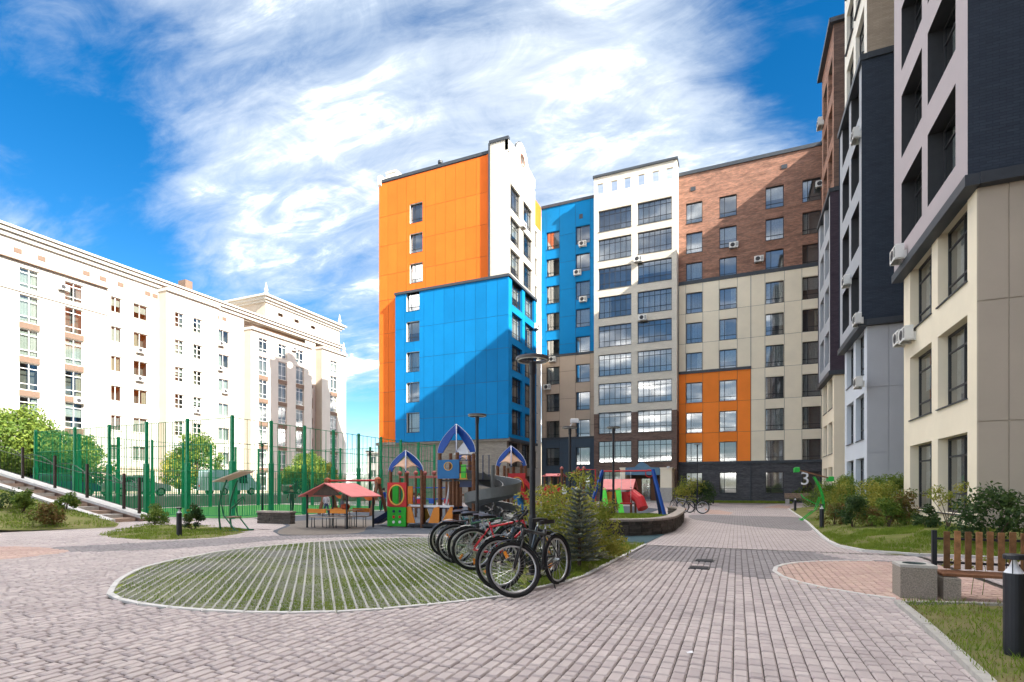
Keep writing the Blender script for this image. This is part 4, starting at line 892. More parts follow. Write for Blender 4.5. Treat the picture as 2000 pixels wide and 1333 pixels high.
# low houses in the gap and beyond
def low_house(name, label, x0, x1, y0, y1, h, m, nw, nf):
    o = thing(name, label, 'building', ((x0 + x1) / 2, (y0 + y1) / 2, 0))
    w = (x1 - x0) / nw; ops = [(x0 + w * (i + .28), x0 + w * (i + .72), .9 + k * 3.0, 2.5 + k * 3.0) for i in range(nw) for k in range(nf)]
    wall(o, 'wall', m, 'S', y0, x0, x1, 0, h, ops, .2)
    for r in ops: window(o, 'S', y0, *r, WL2, .15)
    wall(o, 'wall', m, 'E', x1, y0, y1, 0, h); wall(o, 'wall', m, 'W', x0, y0, y1, 0, h)
    mb = MB(); mb.box(x0 - .3, x1 + .3, y0 - .3, y1, h, h + .35); mb.build('roof', M['roof'] if m is not M['stucco'] else M['stucco'], o, world=True); return o
low_house('low_building', 'low pale apartment building seen in the gap left of the orange tower', -76, -46, 96, 110, 9.2, M['stucco'], 9, 3)
low_house('low_building', 'distant cream slab block far behind the gap, above the low pale building', -100, -50, 150, 165, 15, M['cream'], 12, 5)
# ================================================================== sports court fence
def place(px, py, z=0.0): return G(px, py, z)
CF = thing('court_fence', 'tall green mesh fence with thick posts around the sports court', 'fence', (-20.8, 16.9, 0))
fx0, fx1, fy0, fy1, FH = -36.3, -20.8, 16.9, 34.1, 4.6
def fbay(p, q, dense_up):
    p, q = Vector(p), Vector(q); d = (q - p); n = d.length; e = d / n; mb = MB(); o = Vector(CF.location)
    A = lambda t, z: p + e * t + Vector((0, 0, z)) - o
    for z in (.12, 1.1, 2.2, 3.4, FH - .06): mb.tube([A(.05, z), A(n - .05, z)], .02, 4)
    k = .13
    while k < n - .05:
        i = round(k / .13)
        top = FH - .06 if dense_up or i % 3 == 0 else 2.2
        mb.tube([A(k, .12), A(k, top)], (.016 if i % 4 else .022), 3, cap=False); k += .13
    mb.build('mesh_panel', M['green_paint'], CF)
def fpost(x, y):
    mb = MB(); X, Y = x - CF.location.x, y - CF.location.y; mb.bbox(X - .085, X + .085, Y - .085, Y + .085, 0, 2.6, .03); mb.bbox(X - .06, X + .06, Y - .06, Y + .06, 2.6, FH + .05, .02); mb.build('post', M['green_paint'], CF)
fxs = [fx1 - 2.95 * k for k in range(6)]; fxs[-1] = fx0; fys = [fy0 + (fy1 - fy0) / 8 * k for k in range(9)]
for i, x in enumerate(fxs):
    fpost(x, fy0); fpost(x, fy1)
    if i < 5: fbay((x, fy0, 0), (fxs[i + 1], fy0, 0), True); fbay((x, fy1, 0), (fxs[i + 1], fy1, 0), False)
for i, y in enumerate(fys):
    if 0 < i < 8: fpost(fx1, y); fpost(fx0, y)
    if i < 8: fbay((fx1, y, 0), (fx1, fys[i + 1], 0), False); fbay((fx0, y, 0), (fx0, fys[i + 1], 0), False)

# ---------------------------------------------------------------- stairs and ramp wall at far left
M['ramp_stone'] = brickmat('ramp_stone', (.42, .27, .20), (.36, .23, .17), (.28, .22, .18), .32, .09, .85, .2)
RW = thing('stair_wall', 'sloping stone stair wall with pale coping and dark railing at far left', 'wall', (-22.6, 14.3, 0))
yw0 = 14.15; def_z = lambda x: .12 + max(0, (-22.6 - x)) * .176
xa, xb = -22.6, -34.5
mb = MB(); mb.slab([(xb, 0), (xa, 0), (xa, .12), (xb, def_z(xb))], yw0, yw0 + .35); mb.build('wall', M['ramp_stone'], RW, world=True)
n = 8
for k in range(n):
    x0, x1 = xa + (xb - xa) * k / n - .006, xa + (xb - xa) * (k + 1) / n + .006; mb = MB()
    mb.slab([(x1, def_z(x1)), (x0, def_z(x0)), (x0, def_z(x0) + .12), (x1, def_z(x1) + .12)], yw0 - .08, yw0 + .43); mb.build('coping', M['concrete_pale'], RW, world=True)
rp = []
for px in (265, 235, 163, 100, 37, -20):
    a, b = dirs(px); x = yw0 / b * a; z = def_z(x) + .12; rp.append((x, z)); mb = MB(); mb.box(x - .045, x + .045, yw0 + .1, yw0 + .19, z - .05, z + 1.5); mb.build('post', mat('rail_brown', (.035, .02, .016), .5), RW, world=True)
for i in range(len(rp) - 1):
    (x0, z0), (x1, z1) = rp[i], rp[i + 1]; mb = MB(); y = yw0 + .145
    for t in (.12, 1.05): mb.tube([(x0, y, z0 + t), (x1, y, z1 + t)], .014, 4)
    m_ = max(3, int(abs(x1 - x0) / .3))
    for k in range(1, m_):
        t = k / m_; mb.tube([(x0 + (x1 - x0) * t, y, z0 + (z1 - z0) * t + .12), (x0 + (x1 - x0) * t, y, z0 + (z1 - z0) * t + 1.05 + .25 * math.sin(t * math.pi))], .009, 3)
    mb.tube([(x0 + (x1 - x0) * t_, y, z0 + (z1 - z0) * t_ + 1.05 + .25 * math.sin(t_ * math.pi)) for t_ in [k / 10 for k in range(11)]], .012, 4); mb.build('railing', M['black'], RW, world=True)
ST = thing('stairs', 'stone stairs rising to the left below the sloping wall', 'stairs', (-23, 13.5, 0))
for k in range(12):
    x1 = -22.9 - k * .82; mb = MB(); mb.box(x1 - 11 + k * .8, x1, 12.95, yw0 - .1, 0 if k == 0 else k * .145 + .002, (k + 1) * .145); mb.build('step', M['concrete'] if k % 2 else mat('step_stone', (.36, .26, .2), .85, .2, 6, .3), ST, world=True)
for k in range(6):
    x0 = -22.3 - k * 1.75; x1 = x0 - 1.74; mb = MB(); z = lambda x: .05 + max(0, -22.3 - x) * .176
    mb.slab([(x1, max(0, z(x1) - .4)), (x0, 0), (x0, z(x0) + .1), (x1, z(x1) + .1)], 12.62, 12.93); mb.build('side_kerb', M['concrete_pale'], ST, world=True)
TR = struct(MB().box(-58.4, -38.2, -4, 92, -.04, .8).build('terrace', mat('terrace_asphalt', (.2, .19, .18), .95, .2, 2)))
LW = thing('retaining_wall', 'low pinkish stone retaining wall with dark coping on the far left slope', 'wall', (-31, 11.2, 0))
for k in range(7):
    x = -34.5 + k * .9
    for j in range(3): MB().bbox(x - .44 + (j % 2) * .2, x + .44 + (j % 2) * .2, 11.2, 11.5, 1.2 + j * .2, 1.395 + j * .2, .01).build('block', M['ramp_stone'], LW, world=True)
MB().box(-35.2, -28.4, 11.14, 11.56, 1.8, 1.88).build('coping', M['black'], LW, world=True)

# ---------------------------------------------------------------- block walls
M['blockA'] = mat('split_block', (.085, .072, .062), .9, .35, 14, .9, 45, orand=.28)
M['cope'] = mat('block_coping', (.33, .28, .245), .85, .15, 7, .3, 60, orand=.08)
def block_wall(root, path, h, z0=0.0, bl=.42, bh=.105, t=.24, cope=True):
    o = Vector(root.location); cache = {}
    for i in range(len(path) - 1):
        a, b = Vector((*path[i], 0)), Vector((*path[i + 1], 0)); d = b - a; n = max(1, round(d.length / bl)); e = d.normalized(); an = math.atan2(e.y, e.x); l = d.length / n
        for c in range(round(h / bh)):
            off = (c % 2) * l / 2; k = 0
            while k < n + (c % 2):
                s0, s1 = max(0, k * l - off), min(d.length, (k + 1) * l - off); k += 1
                if s1 - s0 < .05: continue
                ww = round(s1 - s0, 3)
                if ww not in cache: cache[ww] = MB().bbox(-ww / 2 + .004, ww / 2 - .004, -t / 2, t / 2, .004, bh - .004, .01).mesh('block', M['blockA'])
                p = a + e * ((s0 + s1) / 2) + Vector((-e.y, e.x, 0)) * rnd.uniform(-.012, .012); ob = link('block', cache[ww], root, p + Vector((0, 0, z0 + c * bh)) - o, an)
        if cope:
            m_ = max(1, round(d.length / .5)); l2 = d.length / m_
            for k in range(m_):
                p = a + e * (l2 * (k + .5)); link('coping', MB().bbox(-l2 / 2 + .003, l2 / 2 - .003, -t / 2 - .05, t / 2 + .05, 0, .07, .012).mesh('coping', M['cope']), root, p + Vector((0, 0, z0 + round(h / bh) * bh)) - o, an)
PW = thing('planter_wall', 'curved dark split block planter wall with pale coping beside the paved path', 'planter', (-2, 16.3, 0))
pl = smooth_poly([(-4.15, 14.75), (-3.2, 15.05), (-2.35, 15.75), (-1.98, 17.2), (-2.0, 19.5), (-2.1, 22), (-2.4, 25.4), (-3.0, 26.6)], 3, False)
block_wall(PW, pl, .42); block_wall(PW, [(-4.15, 14.75), (-4.9, 15.6), (-5.1, 17.2)], .42)
PLP = [(-4.1, 14.85)] + pl[1:] + [(-4.3, 27), (-6.4, 26.2), (-5.2, 17.2), (-4.85, 15.6)]
z_pl = lambda x, y: .36 - max(0, y - 17) * .028 + .04 * fbm(x, y, .8)
mound('planter_lawn', dense(PLP, 3), z_pl, M['lawn'], 8, (-3.6, 20.5))
tag(blades('planter_grass', scatter(PLP, 8000, z_pl, patch), .04, .1, M['grass'], wid=.012), 'green grass inside the raised block planter', 'grass', kind='stuff')
pw2 = thing('planter_wall', 'straight low dark block wall beside the pale path left of the picnic shelter', 'planter', (-16.5, 15.3, 0))
a, b = G(507, 1022), G(572, 1024); block_wall(pw2, [tuple(a[:2]), tuple(b[:2])], .44); 
pw3 = thing('planter_wall', 'short block wall end behind the blue swing legs', 'planter', (-6.9, 22.6, 0)); a, b = G(1186, 1010, .05), G(1198, 1009, .05); block_wall(pw3, [tuple(a[:2]), tuple(b[:2])], .42, 0)

# ================================================================== street furniture
def lamp(px, base_y, h, label, z=0.0, arms=0):
    p = G(px, base_y, z); o = thing('street_lamp', label, 'street lamp', (p.x, p.y, z), R(20), 'ring headed lamp posts in the court')
    MB().lathe([(.11, 0), (.11, .03), (.058, .05), (.058, .9), (.046, .95), (.042, h - .25), (.052, h - .24), (.056, h - .06), (.02, h - .03)], 14).build('pole', M['black'], o, smooth=False)
    mb = MB(); n = 28; prof = [(.205, .0), (.255, .0), (.26, .02), (.255, .045), (.205, .045), (.2, .02)]
    for k in range(n):
        a = 2 * math.pi * k / n
        for (r, z_) in prof: mb.v.append((r * math.cos(a), r * math.sin(a), h - .03 + z_))
    for k in range(n):
        for j in range(6): mb.f.append((k * 6 + j, k * 6 + (j + 1) % 6, ((k + 1) % n) * 6 + (j + 1) % 6, ((k + 1) % n) * 6 + j)); mb.m.append(0)
    hd = mb.build('lamp_ring', mat('lamp_grey', (.11, .10, .10), .35, .15), o)
    MB().ring((0, 0, h - .034), .23, .012, 24, 4, 'z').build('light_strip', mat('lamp_diffuser', (.75, .75, .72), .5), hd)
    mb = MB(); mb.beam((-.21, 0, h - .01), (.21, 0, h - .01), .03, .018); mb.beam((0, -.21, h - .012), (0, .21, h - .012), .03, .018); mb.build('bracket', M['black'], o)
    for k in range(arms): 
        mb = MB(); mb.beam((0, 0, h + .03), (.12 * (-1) ** k, .05, h + .22), .03); mb.bbox(.02 if k == 0 else -.3, .3 if k == 0 else -.02, -.04, .1, h + .16, h + .3, .02); mb.build('floodlight', M['silver'], o)
    return o
lamp(1040, 1125, 3.37, 'tall dark lamp post with ring head rising out of the parked bicycles')
lamp(932, 1049, 3.42, 'dark ring headed lamp post in front of the grey spiral slide')
lamp(1113, 1032, 3.45, 'dark lamp post with floodlights on its head beside the tan wall', arms=1)
lamp(1198, 1014, 3.55, 'thin dark lamp post standing in the grassy planter under the blue swing', .18)
lamp(1362, 988, 4.9, 'thin dark lamp post beside the far bicycles and round shrub')
lamp(513, 1000, 4.0, 'dark lamp post beside the green court fence left of the picnic shelter')
lamp(722, 998, 3.65, 'slim lamp post behind the wooden swing frame')
def bollard(px, by, label, h=.83, r=.068, z=0.0):
    p = G(px, by, z); o = thing('bollard', label, 'bollard', (p.x, p.y, z), 0, 'dark bollard lights along the beds')
    MB().lathe([(r, 0), (r, h - .155), (r * .97, h - .15)], 20).build('post', M['black'], o, smooth=False)
    MB().lathe([(r * .95, h - .15), (r * .45, h - .10), (r * .2, h - .045), (r * .15, h - .04)], 16).build('reflector', M['silver'], o)
    MB().lathe([(r * .02, h - .04), (r * 1.02, h - .04), (r * 1.02, h - .008), (r * .9, h)], 20).build('cap', M['black'], o)
    mb = MB()
    for k in range(3): a = 2.1 * k; mb.tube([(r * .9 * math.cos(a), r * .9 * math.sin(a), h - .155), (r * .9 * math.cos(a), r * .9 * math.sin(a), h - .03)], .004, 4)
    mb.build('cap_rod', M['black'], o)
bollard(1981, 1286, 'large dark bollard light on the near right corner lawn'); bollard(1605, 1034, 'dark bollard light beside the green exercise machine on the right bed')
bollard(1553, 999, 'dark bollard light on the far tip of the right bed'); bollard(1393, 984, 'dark bollard light on the small far lawn by the round shrub', .83); bollard(1407, 979, 'far dark bollard light just right of the round shrub lawn', .83)
bollard(350, 1050, 'dark bollard light on the left grass island'); bollard(1531, 980, 'far bollard light before the dark ground floor near the far bench', .8)

M['aggregate'] = mat('pebble_concrete', (.17, .145, .12), .9, .55, 70, 1.2, 75, col2=(.42, .37, .31))
M['aggregate_rim'] = mat('pale_rim', (.44, .42, .39), .85, .1, 20, .2, 80)
bp = G(1790, 1170); BN = thing('litter_bin', 'square pebble concrete litter bin with round hole on the salmon paving', 'litter bin', (bp.x + .02, bp.y + .18, 0))
w, h = .185, .385
mb = MB(); mb.holed([(-w, 0), (w, 0), (w, h), (-w, h)], [(-w + .004, .004), (w - .004, .004), (w - .004, h - .004), (-w + .004, h - .004)], -w, w) if 0 else None
mb = MB()
for sgn in (-1, 1):
    mb.face([(sgn * w, -w, 0), (sgn * w, w, 0), (sgn * w, w, h), (sgn * w, -w, h)]); mb.face([(-w, sgn * w, 0), (w, sgn * w, 0), (w, sgn * w, h), (-w, sgn * w, h)])
mb.build('body', M['aggregate'], BN)
mb = MB(); n = 32; O = []; I = []
for k in range(n):
    a = 2 * math.pi * k / n + math.pi / 4; c, s_ = math.cos(a), math.sin(a); t = (w + .004) / max(abs(c), abs(s_)); O.append((c * t, s_ * t)); I.append((c * .125, s_ * .125))
mb.holed(O, I, 0, 1); mb.v = [(x, z, h - .005 + y * .035) for (x, y, z) in mb.v]; mb.build('rim', M['aggregate_rim'], BN)
MB().lathe([(.128, h + .026), (.122, h + .034), (.112, h + .02), (.11, .04), (.001, .03)], 24).build('liner', mat('bin_liner', (.05, .075, .07), .5), BN)
BE = thing('bench', 'park bench with upright brown slat back on pebble concrete feet beside the litter bin', 'bench', (3.1, 8.25, 0))
by = G(1850, 1173).y; x0 = G(1843, 1173).x; bx = -BE.location.x; o_y = by - BE.location.y
X0 = x0 - BE.location.x; X1 = X0 + 1.75
for xx in (X0, X0 + .78, X1 - .17): MB().bbox(xx, xx + .17, o_y - .02, o_y + .42, 0, .28, .015).build('foot', M['aggregate'], BE)
for k in range(4): MB().bbox(X0, X1, o_y + .005 + k * .098, o_y + .09 + k * .098, .29, .325, .008).build('seat_slat', M['wood_brown'], BE)
M['slat1'] = mat('bench_slat', (.25, .12, .05), .6, .4, 12, .3, 50, orand=.45)
for xx in (X0 + .0, X1 - .05): MB().box(xx, xx + .05, o_y + .385, o_y + .43, .285, .82).build('post', M['black'], BE)
for z in (.40, .70): MB().box(X0 + .05, X1 - .05, o_y + .39, o_y + .415, z, z + .028).build('rail', M['black'], BE)
for k in range(15):
    xx = X0 + .115 + k * .108; MB().bbox(xx, xx + .062, o_y + .365, o_y + .388, .335 if k % 2 else .34, .815 + rnd.uniform(-.006, .006), .006).build('back_slat', M['slat1'], BE)
p1, p2 = G(1533, 985), G(1583, 985)
FBn = thing('bench', 'far weathered wooden bench by the green exercise machine', 'bench', ((p1.x + p2.x) / 2, p1.y, 0)); hw = abs(p2.x - p1.x) / 2 
for s_ in (-.8, .8): MB().bbox(s_ * hw - .15, s_ * hw + .15, 0, .5, 0, .42, .02).build('foot', M['concrete'], FBn)
for k in range(4): MB().box(-hw, hw, .02 + k * .12, .12 + k * .12, .43, .47).build('seat_slat', mat('old_wood', (.3, .21, .15), .8, .3, 8), FBn)
for k in range(3): MB().box(-hw, hw, .52, .55, .55 + k * .14, .67 + k * .14).build('back_slat', M.get('x') or MATS['old_wood'], FBn)

# ================================================================== bicycles
TYRE = mat('tyre', (.012, .012, .013), .75, .2, 20); SPK = M['steel']; BLK = mat('bike_black', (.016, .016, .018), .35, .2, 8)
BC = {}
def bike(loc, heading, color, label, lean=0.0, steer=0.0, r=.355, guards=True, rack=False, small=1.0):
    """x forward from the rear wheel contact; parts are meshes of their own"""
    o = thing('bicycle', label, 'bicycle', loc, 0, 'bicycles parked by the lamp post'); o.rotation_euler = (lean, 0, heading); o.scale = (small,) * 3
    wb = 1.07; hub, bb, seat, hd0, hd1 = Vector((0, 0, r)), Vector((.43, 0, .28)), Vector((.26, 0, .80)), Vector((.86, 0, .70)), Vector((.82, 0, .84)); fh = Vector((wb, 0, r))
    if r not in BC:
        t = MB().ring((0, 0, 0), r - .026, .026, 40, 8); ri = MB().ring((0, 0, 0), r - .062, .014, 36, 6); sp = MB()
        for k in range(28): a = 2 * math.pi * k / 28; s_ = .03 * (-1) ** k; b_ = a + .35 * (-1) ** (k // 2); sp.tube([(.022 * math.cos(b_), s_, .022 * math.sin(b_)), ((r - .07) * math.cos(a), 0, (r - .07) * math.sin(a))], .0016, 3, cap=False)
        sp.tube([(0, -.05, 0), (0, .05, 0)], .022, 10)
        sp.tube([(.20, -.005, 0), (.20, .005, 0)], .001, 3)
        ref = MB().box(.16, .25, -.012, .012, -.018, .018)
        BC[r] = (t.mesh('tyre', TYRE, True), ri.mesh('rim', mat('alloy_rim', (.55, .55, .56), .35, .1, metal=.7), True), sp.mesh('spokes', SPK), ref.mesh('reflector', M['porange']))
        g = MB(); arc = [Vector((math.cos(a), 0, math.sin(a))) * (r + .03) for a in [R(10 + 13 * k) for k in range(13)]]
        for i in range(len(arc) - 1):
            p, q = arc[i], arc[i + 1]; n1, n2 = p.normalized() * .012, q.normalized() * .012
            g.face([p - n1 + Vector((0, -.03, 0)), q - n2 + Vector((0, -.03, 0)), q, p]); g.face([p, q, q - n2 + Vector((0, .03, 0)), p - n1 + Vector((0, .03, 0))])
        BC[r, 'g'] = g.mesh('mudguard', mat('mudguard', (.02, .022, .035), .3, .2))
    def wheel(p, par):
        w_ = link('wheel', BC[r][0], par, p); w_.rotation_euler = (0, rnd.uniform(0, 6), 0)
        link('rim', BC[r][1], w_); link('spokes', BC[r][2], w_); link('reflector', BC[r][3], w_); return w_
    wheel(hub, o)
    f = MB(); f.tube([hd0, bb], .022, 8); f.tube([hd1 - (hd1 - hd0) * .1, seat - Vector((0, 0, .08))], .018, 8); f.tube([seat, bb], .017, 8); f.tube([hd0 - (hd1 - hd0) * .15, hd1], .024, 8)
    for s_ in (-.055, .055):
        f.tube([hub + Vector((0, s_, 0)), bb + Vector((-.04, s_ * .6, 0))], .011, 6); f.tube([hub + Vector((0, s_, 0)), seat + Vector((-.01, s_ * .4, -.1))], .010, 6)
    f.build('frame', color, o, smooth=True)
    st = link('steering', None, o, hd1); st.rotation_mode = 'QUATERNION'; st.rotation_quaternion = Matrix.Rotation(steer, 3, (hd1 - Vector((1.02, 0, r))).normalized()).to_quaternion()     # everything that turns with the handlebar
    fk = MB(); c = hd0 - hd1; fp = fh - hd1
    for s_ in (-.055, .055): fk.tube([c + Vector((0, s_, 0)), fp + Vector((0, s_, 0))], .014, 6)
    fk.tube([c + Vector((0, -.06, .01)), c + Vector((0, .06, .01))], .018, 6); fk.tube([c, Vector((-.02, 0, .06)), Vector((.03, 0, .09))], .018, 6)
    fk.build('fork', BLK, st, smooth=True)
    hb = MB(); hb.tube([(.0, -.31, .13), (.03, -.15, .12), (.04, 0, .09), (.03, .15, .12), (.0, .31, .13)], .012, 8); hb.tube([(.02, -.2, .12), (.1, -.24, .08)], .007, 5); hb.tube([(.02, .2, .12), (.1, .24, .08)], .007, 5)
    hb.tube([(.06, 0, .09), (.1, .02, -.05), (-.02, .03, -.2)], .005, 5); hb.build('handlebar', BLK, st, smooth=True)
    for s_ in (-1, 1): MB().tube([(.012, s_ * .2, .124), (-.005, s_ * .325, .132)], .018, 8).build('grip', TYRE, st)
    wheel(fp, st)
    if guards:
        g = link('mudguard', BC[r, 'g'], o, hub); g.rotation_euler = (0, R(-60), 0); g2 = link('mudguard', BC[r, 'g'], st, fp); g2.rotation_euler = (0, R(-25), 0)
    s2 = MB(); P = [(-.14, .075), (-.10, .085), (-.02, .06), (.06, .028), (.14, .018), (.15, .0)]
    top = [(x, y, .055 - abs(x) * .05) for (x, y) in P] + [(x, -y, .055 - abs(x) * .05) for (x, y) in reversed(P)]; n = len(top)
    s2.idx(top + [(x, y * .9, z - .05) for (x, y, z) in top], [tuple(range(n)), tuple(range(2 * n - 1, n - 1, -1))] + [(i, (i + 1) % n, n + (i + 1) % n, n + i) for i in range(n)]); s2.build('saddle', BLK, o, seat + Vector((-.03, 0, .07)))
    MB().tube([seat - Vector((0, 0, .06)), seat + Vector((-.03, 0, .08))], .013, 6).build('seat_post', SPK, o)
    ck = MB(); ck.ring(bb, .085, .006, 20, 4); ck.tube([bb + Vector((0, -.06, 0)), bb + Vector((.06, -.07, -.155))], .011, 5); ck.tube([bb + Vector((0, .06, 0)), bb + Vector((-.06, .07, .155))], .011, 5); ck.tube([bb + Vector((0, -.06, 0)), bb + Vector((0, .06, 0))], .02, 8)
    cr = ck.build('crankset', BLK, o)
    for (s_, dx, dz) in ((-1, .06, -.155), (1, -.06, .155)): MB().bbox(bb.x + dx - .05, bb.x + dx + .05, s_ * .12 - .045, s_ * .12 + .045, bb.z + dz - .012, bb.z + dz + .012, .004).build('pedal', BLK, cr)
    ch = MB()
    for dz in (.05, -.05): ch.tube([hub + Vector((0, -.045, dz * .8)), bb + Vector((0, -.045, dz * 1.6))], .005, 4)
    ch.tube([hub + Vector((0, -.05, -.02)), hub + Vector((.05, -.05, -.13))], .014, 5); ch.build('chain', SPK, o)
    kb = MB().tube([bb + Vector((-.12, .05, -.02)), bb + Vector((-.02, .17, -.27))], .009, 5).build('kickstand', BLK, o)
    if rack:
        rk = MB(); rk.beam((-.3, 0, .74), (.15, 0, .74), .13, .015); rk.tube([(0, .06, r), (-.15, .06, .73)], .006, 4); rk.tube([(0, -.06, r), (-.15, -.06, .73)], .006, 4); rk.build('rear_rack', BLK, o)
    return o
def paint(n, c): return mat('bike_' + n, c, .28, .1, 6, coat=.4)
def heading(p, q): return math.atan2(q[1] - p[1], q[0] - p[0])
fr, re = Vector((-2.50, 6.06, 0)), Vector((-2.30, 7.10, 0))
bike(re, heading(re, fr), paint('charcoal', (.03, .032, .036)), 'black mountain bike at the front of the row, its front wheel turned on the paving', .10, R(-42), guards=True)
bike(Vector((-2.66, 7.5, 0)), heading((-2.66, 7.5), (-2.93, 6.45)), paint('slate', (.06, .09, .12)), 'slate blue mudguarded bicycle right behind the nearest black mountain bike', -.05, R(-30))
dv = Vector((math.cos(R(32)), math.sin(R(32)), 0)); nv = Vector((-dv.y, dv.x, 0)); b0 = Vector((-4.02, 7.80, 0))
bike(b0, R(32), paint('red', (.62, .02, .035)), 'bright red bicycle standing on the grass grid', .10, R(-22), guards=False)
others = [('silver', (.34, .35, .36), 'silver framed bicycle directly behind the red bicycle'), ('green', (.03, .12, .06), 'dark green bicycle second behind the red one'), ('navy', (.012, .02, .06), 'navy bicycle with rear rack third behind the red one'),
          ('black', (.02, .02, .022), 'black bicycle fourth behind the red one'), ('teal', (.02, .16, .17), 'teal bicycle farthest back in the row near the playground')]
for k, (n_, c_, lb) in enumerate(others):
    p = b0 + Vector((-.28, .335, 0)) * (k + 1) + dv * (-.12 * (k % 2)); bike(p, R(32 + rnd.uniform(-4, 4)), paint(n_, c_), lb, rnd.uniform(.06, .12), R(rnd.uniform(-35, 30)), guards=k != 1, rack=k == 2)
fb = G(1372, 1004); bike(fb, R(170), paint('black', (.02, .02, .022)), 'black bicycle parked at the far end of the curved planter', .08, R(20), r=.355, rack=True)['group'] = 'bicycles parked at the far end of the planter'
fb = G(1347, 1002); bike(fb, R(150), paint('silver', (.34, .35, .36)), 'silver bicycle behind the far black bicycle beyond the planter', -.05, R(-20))['group'] = 'bicycles parked at the far end of the planter'

# ================================================================== playground
def slabpx(px_pts, Y, t): # outline traced on the plane Y, thickness t
    return [PY(a, b, Y) for (a, b) in px_pts]
def ell(cx, cz, rx, rz, n=28, ph=math.pi / 2): return [(cx + rx * math.cos(ph + 2 * math.pi * k / n), cz + rz * math.sin(ph + 2 * math.pi * k / n)) for k in range(n)]
def rect_ring(x0, x1, z0, z1, cx, cz, n=28, ph=math.pi / 2):
    out = []
    for k in range(n):
        a = ph + 2 * math.pi * k / n; c, s_ = math.cos(a), math.sin(a); t = 9
        if c > 1e-6: t = min(t, (x1 - cx) / c)
        if c < -1e-6: t = min(t, (x0 - cx) / c)
        if s_ > 1e-6: t = min(t, (z1 - cz) / s_)
        if s_ < -1e-6: t = min(t, (z0 - cz) / s_)
        out.append((cx + c * t, cz + s_ * t))
    for (qx, qz) in ((x0, z0), (x1, z0), (x1, z1), (x0, z1)):   # snap the nearest point to each corner
        i = min(range(n), key=lambda j: (out[j][0] - qx) ** 2 + (out[j][1] - qz) ** 2); out[i] = (qx, qz)
    return out
def pbuild(mb, name, m, root): return mb.build(name, m, root, world=True)
def roof_arch(root, x0, x1, zs, zt, yf, yb, wd=.18, tarp=True):
    """pointed blue arch crossed by a second one, with a tent cloth between them"""
    xm = (x0 + x1) / 2; hw = (x1 - x0) / 2; prof = []; ym = yf
    cross = Vector((xm, ym, 0)).normalized()
    for k in range(15):
        t = k / 14; prof.append((hw * (1 - t ** 1.9), zs + (zt - zs) * t))
    inn = []
    for k, (a, b) in enumerate(prof):
        p = prof[max(k - 1, 0)]; q = prof[min(k + 1, 14)]; tx, tz = q[0] - p[0], q[1] - p[1]; l = math.hypot(tx, tz); w_ = wd * (.62 + .5 * math.sin(math.pi * min(1, k / 14 * .9 + .1)))
        inn.append((max(0.0, a - tz / l * w_), b + tx / l * w_) if k < 14 else (0.0, zt - wd * 1.5))
    for k in range(15):
        if inn[k][0] <= 0.0: inn[k] = (0.0, min(inn[k][1], inn[-1][1]))
    for ax, nm in ((Vector((1, 0, 0)), Vector((0, 1, 0))), (cross, Vector((-cross.y, cross.x, 0)))):
        mb = MB(); ed = MB(); c = Vector((xm, ym, 0)); sc = 1.0
        for k in range(14):
            for s_ in (-1, 1):
                q = [c + ax * s_ * sc * a + Vector((0, 0, b)) for (a, b) in (prof[k], prof[k + 1], inn[k + 1], inn[k])]; e = nm * .022
                mb.idx([p - e for p in q] + [p + e for p in q], [(0, 1, 2, 3), (7, 6, 5, 4), (0, 4, 5, 1), (3, 2, 6, 7), (0, 3, 7, 4), (1, 5, 6, 2)])
        for s_ in (-1, 1): ed.tube([c + ax * s_ * sc * (a + .006) + Vector((0, 0, b)) for (a, b) in prof], .014, 4)
        pbuild(mb, 'roof_arch', M['pblue'], root); pbuild(ed, 'arch_edge', M['silver'], root)
    z2 = zs + (zt - zs) * .68; z3 = zs + (zt - zs) * .12
    if tarp:
        for (s_, t_) in ((-1, -1), (1, -1), (1, 1), (-1, 1)):
            mb = MB(); A = Vector((xm, ym, z2)); n = 6; c1_ = Vector((xm, ym, z3)) + Vector((1, 0, 0)) * s_ * hw * .86; c2_ = Vector((xm, ym, z3)) + cross * t_ * hw * .86
            e = [c1_.lerp(c2_, k / n) + Vector((0, 0, .10 * math.sin(math.pi * k / n))) for k in range(n + 1)]
            for k in range(n): mb.face([A, e[k], e[k + 1]])
            pbuild(mb, 'roof_cloth', M['tarp'], root)
def post(root, px, Y, pyt, r=.06, z0=0.0, X=None):
    x, z = PY(px, pyt, Y); x = X if X is not None else x; return pbuild(MB().tube([(x, Y, z0), (x, Y, z)], r, 10), 'post', M['wood_brown'], root)
def panelpx(root, name, m, px0, px1, py0, py1, Y, hole=None, t=.03, rim=None):
    (x0, z1), (x1, z0) = PY(px0, py0, Y), PY(px1, py1, Y)
    mb = MB()
    if hole:
        cx, cz = PY(hole[0], hole[1], Y); rx = (x1 - x0) * hole[2]; rz = (z1 - z0) * hole[3]
        mb.holed(rect_ring(x0, x1, z0, z1, cx, cz), ell(cx, cz, rx, rz), Y - t, Y + t)
    else: mb.box(x0, x1, Y - t, Y + t, z0, z1)
    o = pbuild(mb, name, m, root)
    if rim and hole:
        mb = MB(); mb.holed(ell(cx, cz, rx * 1.17, rz * 1.1), ell(cx, cz, rx * .985, rz * .985), Y - t - .012, Y - t + .004); r_ = mb.build(name + '_rim', rim, o); r_.location = (0, 0, 0)
        r_.location = Vector((0, 0, 0)); 
    return o
A0, A1 = 15.6, 16.75
PS = thing('play_ship', 'wooden playground climbing frame with blue pointed roofs and red and green panels', 'play structure', (-9.5, 16.2, 0))
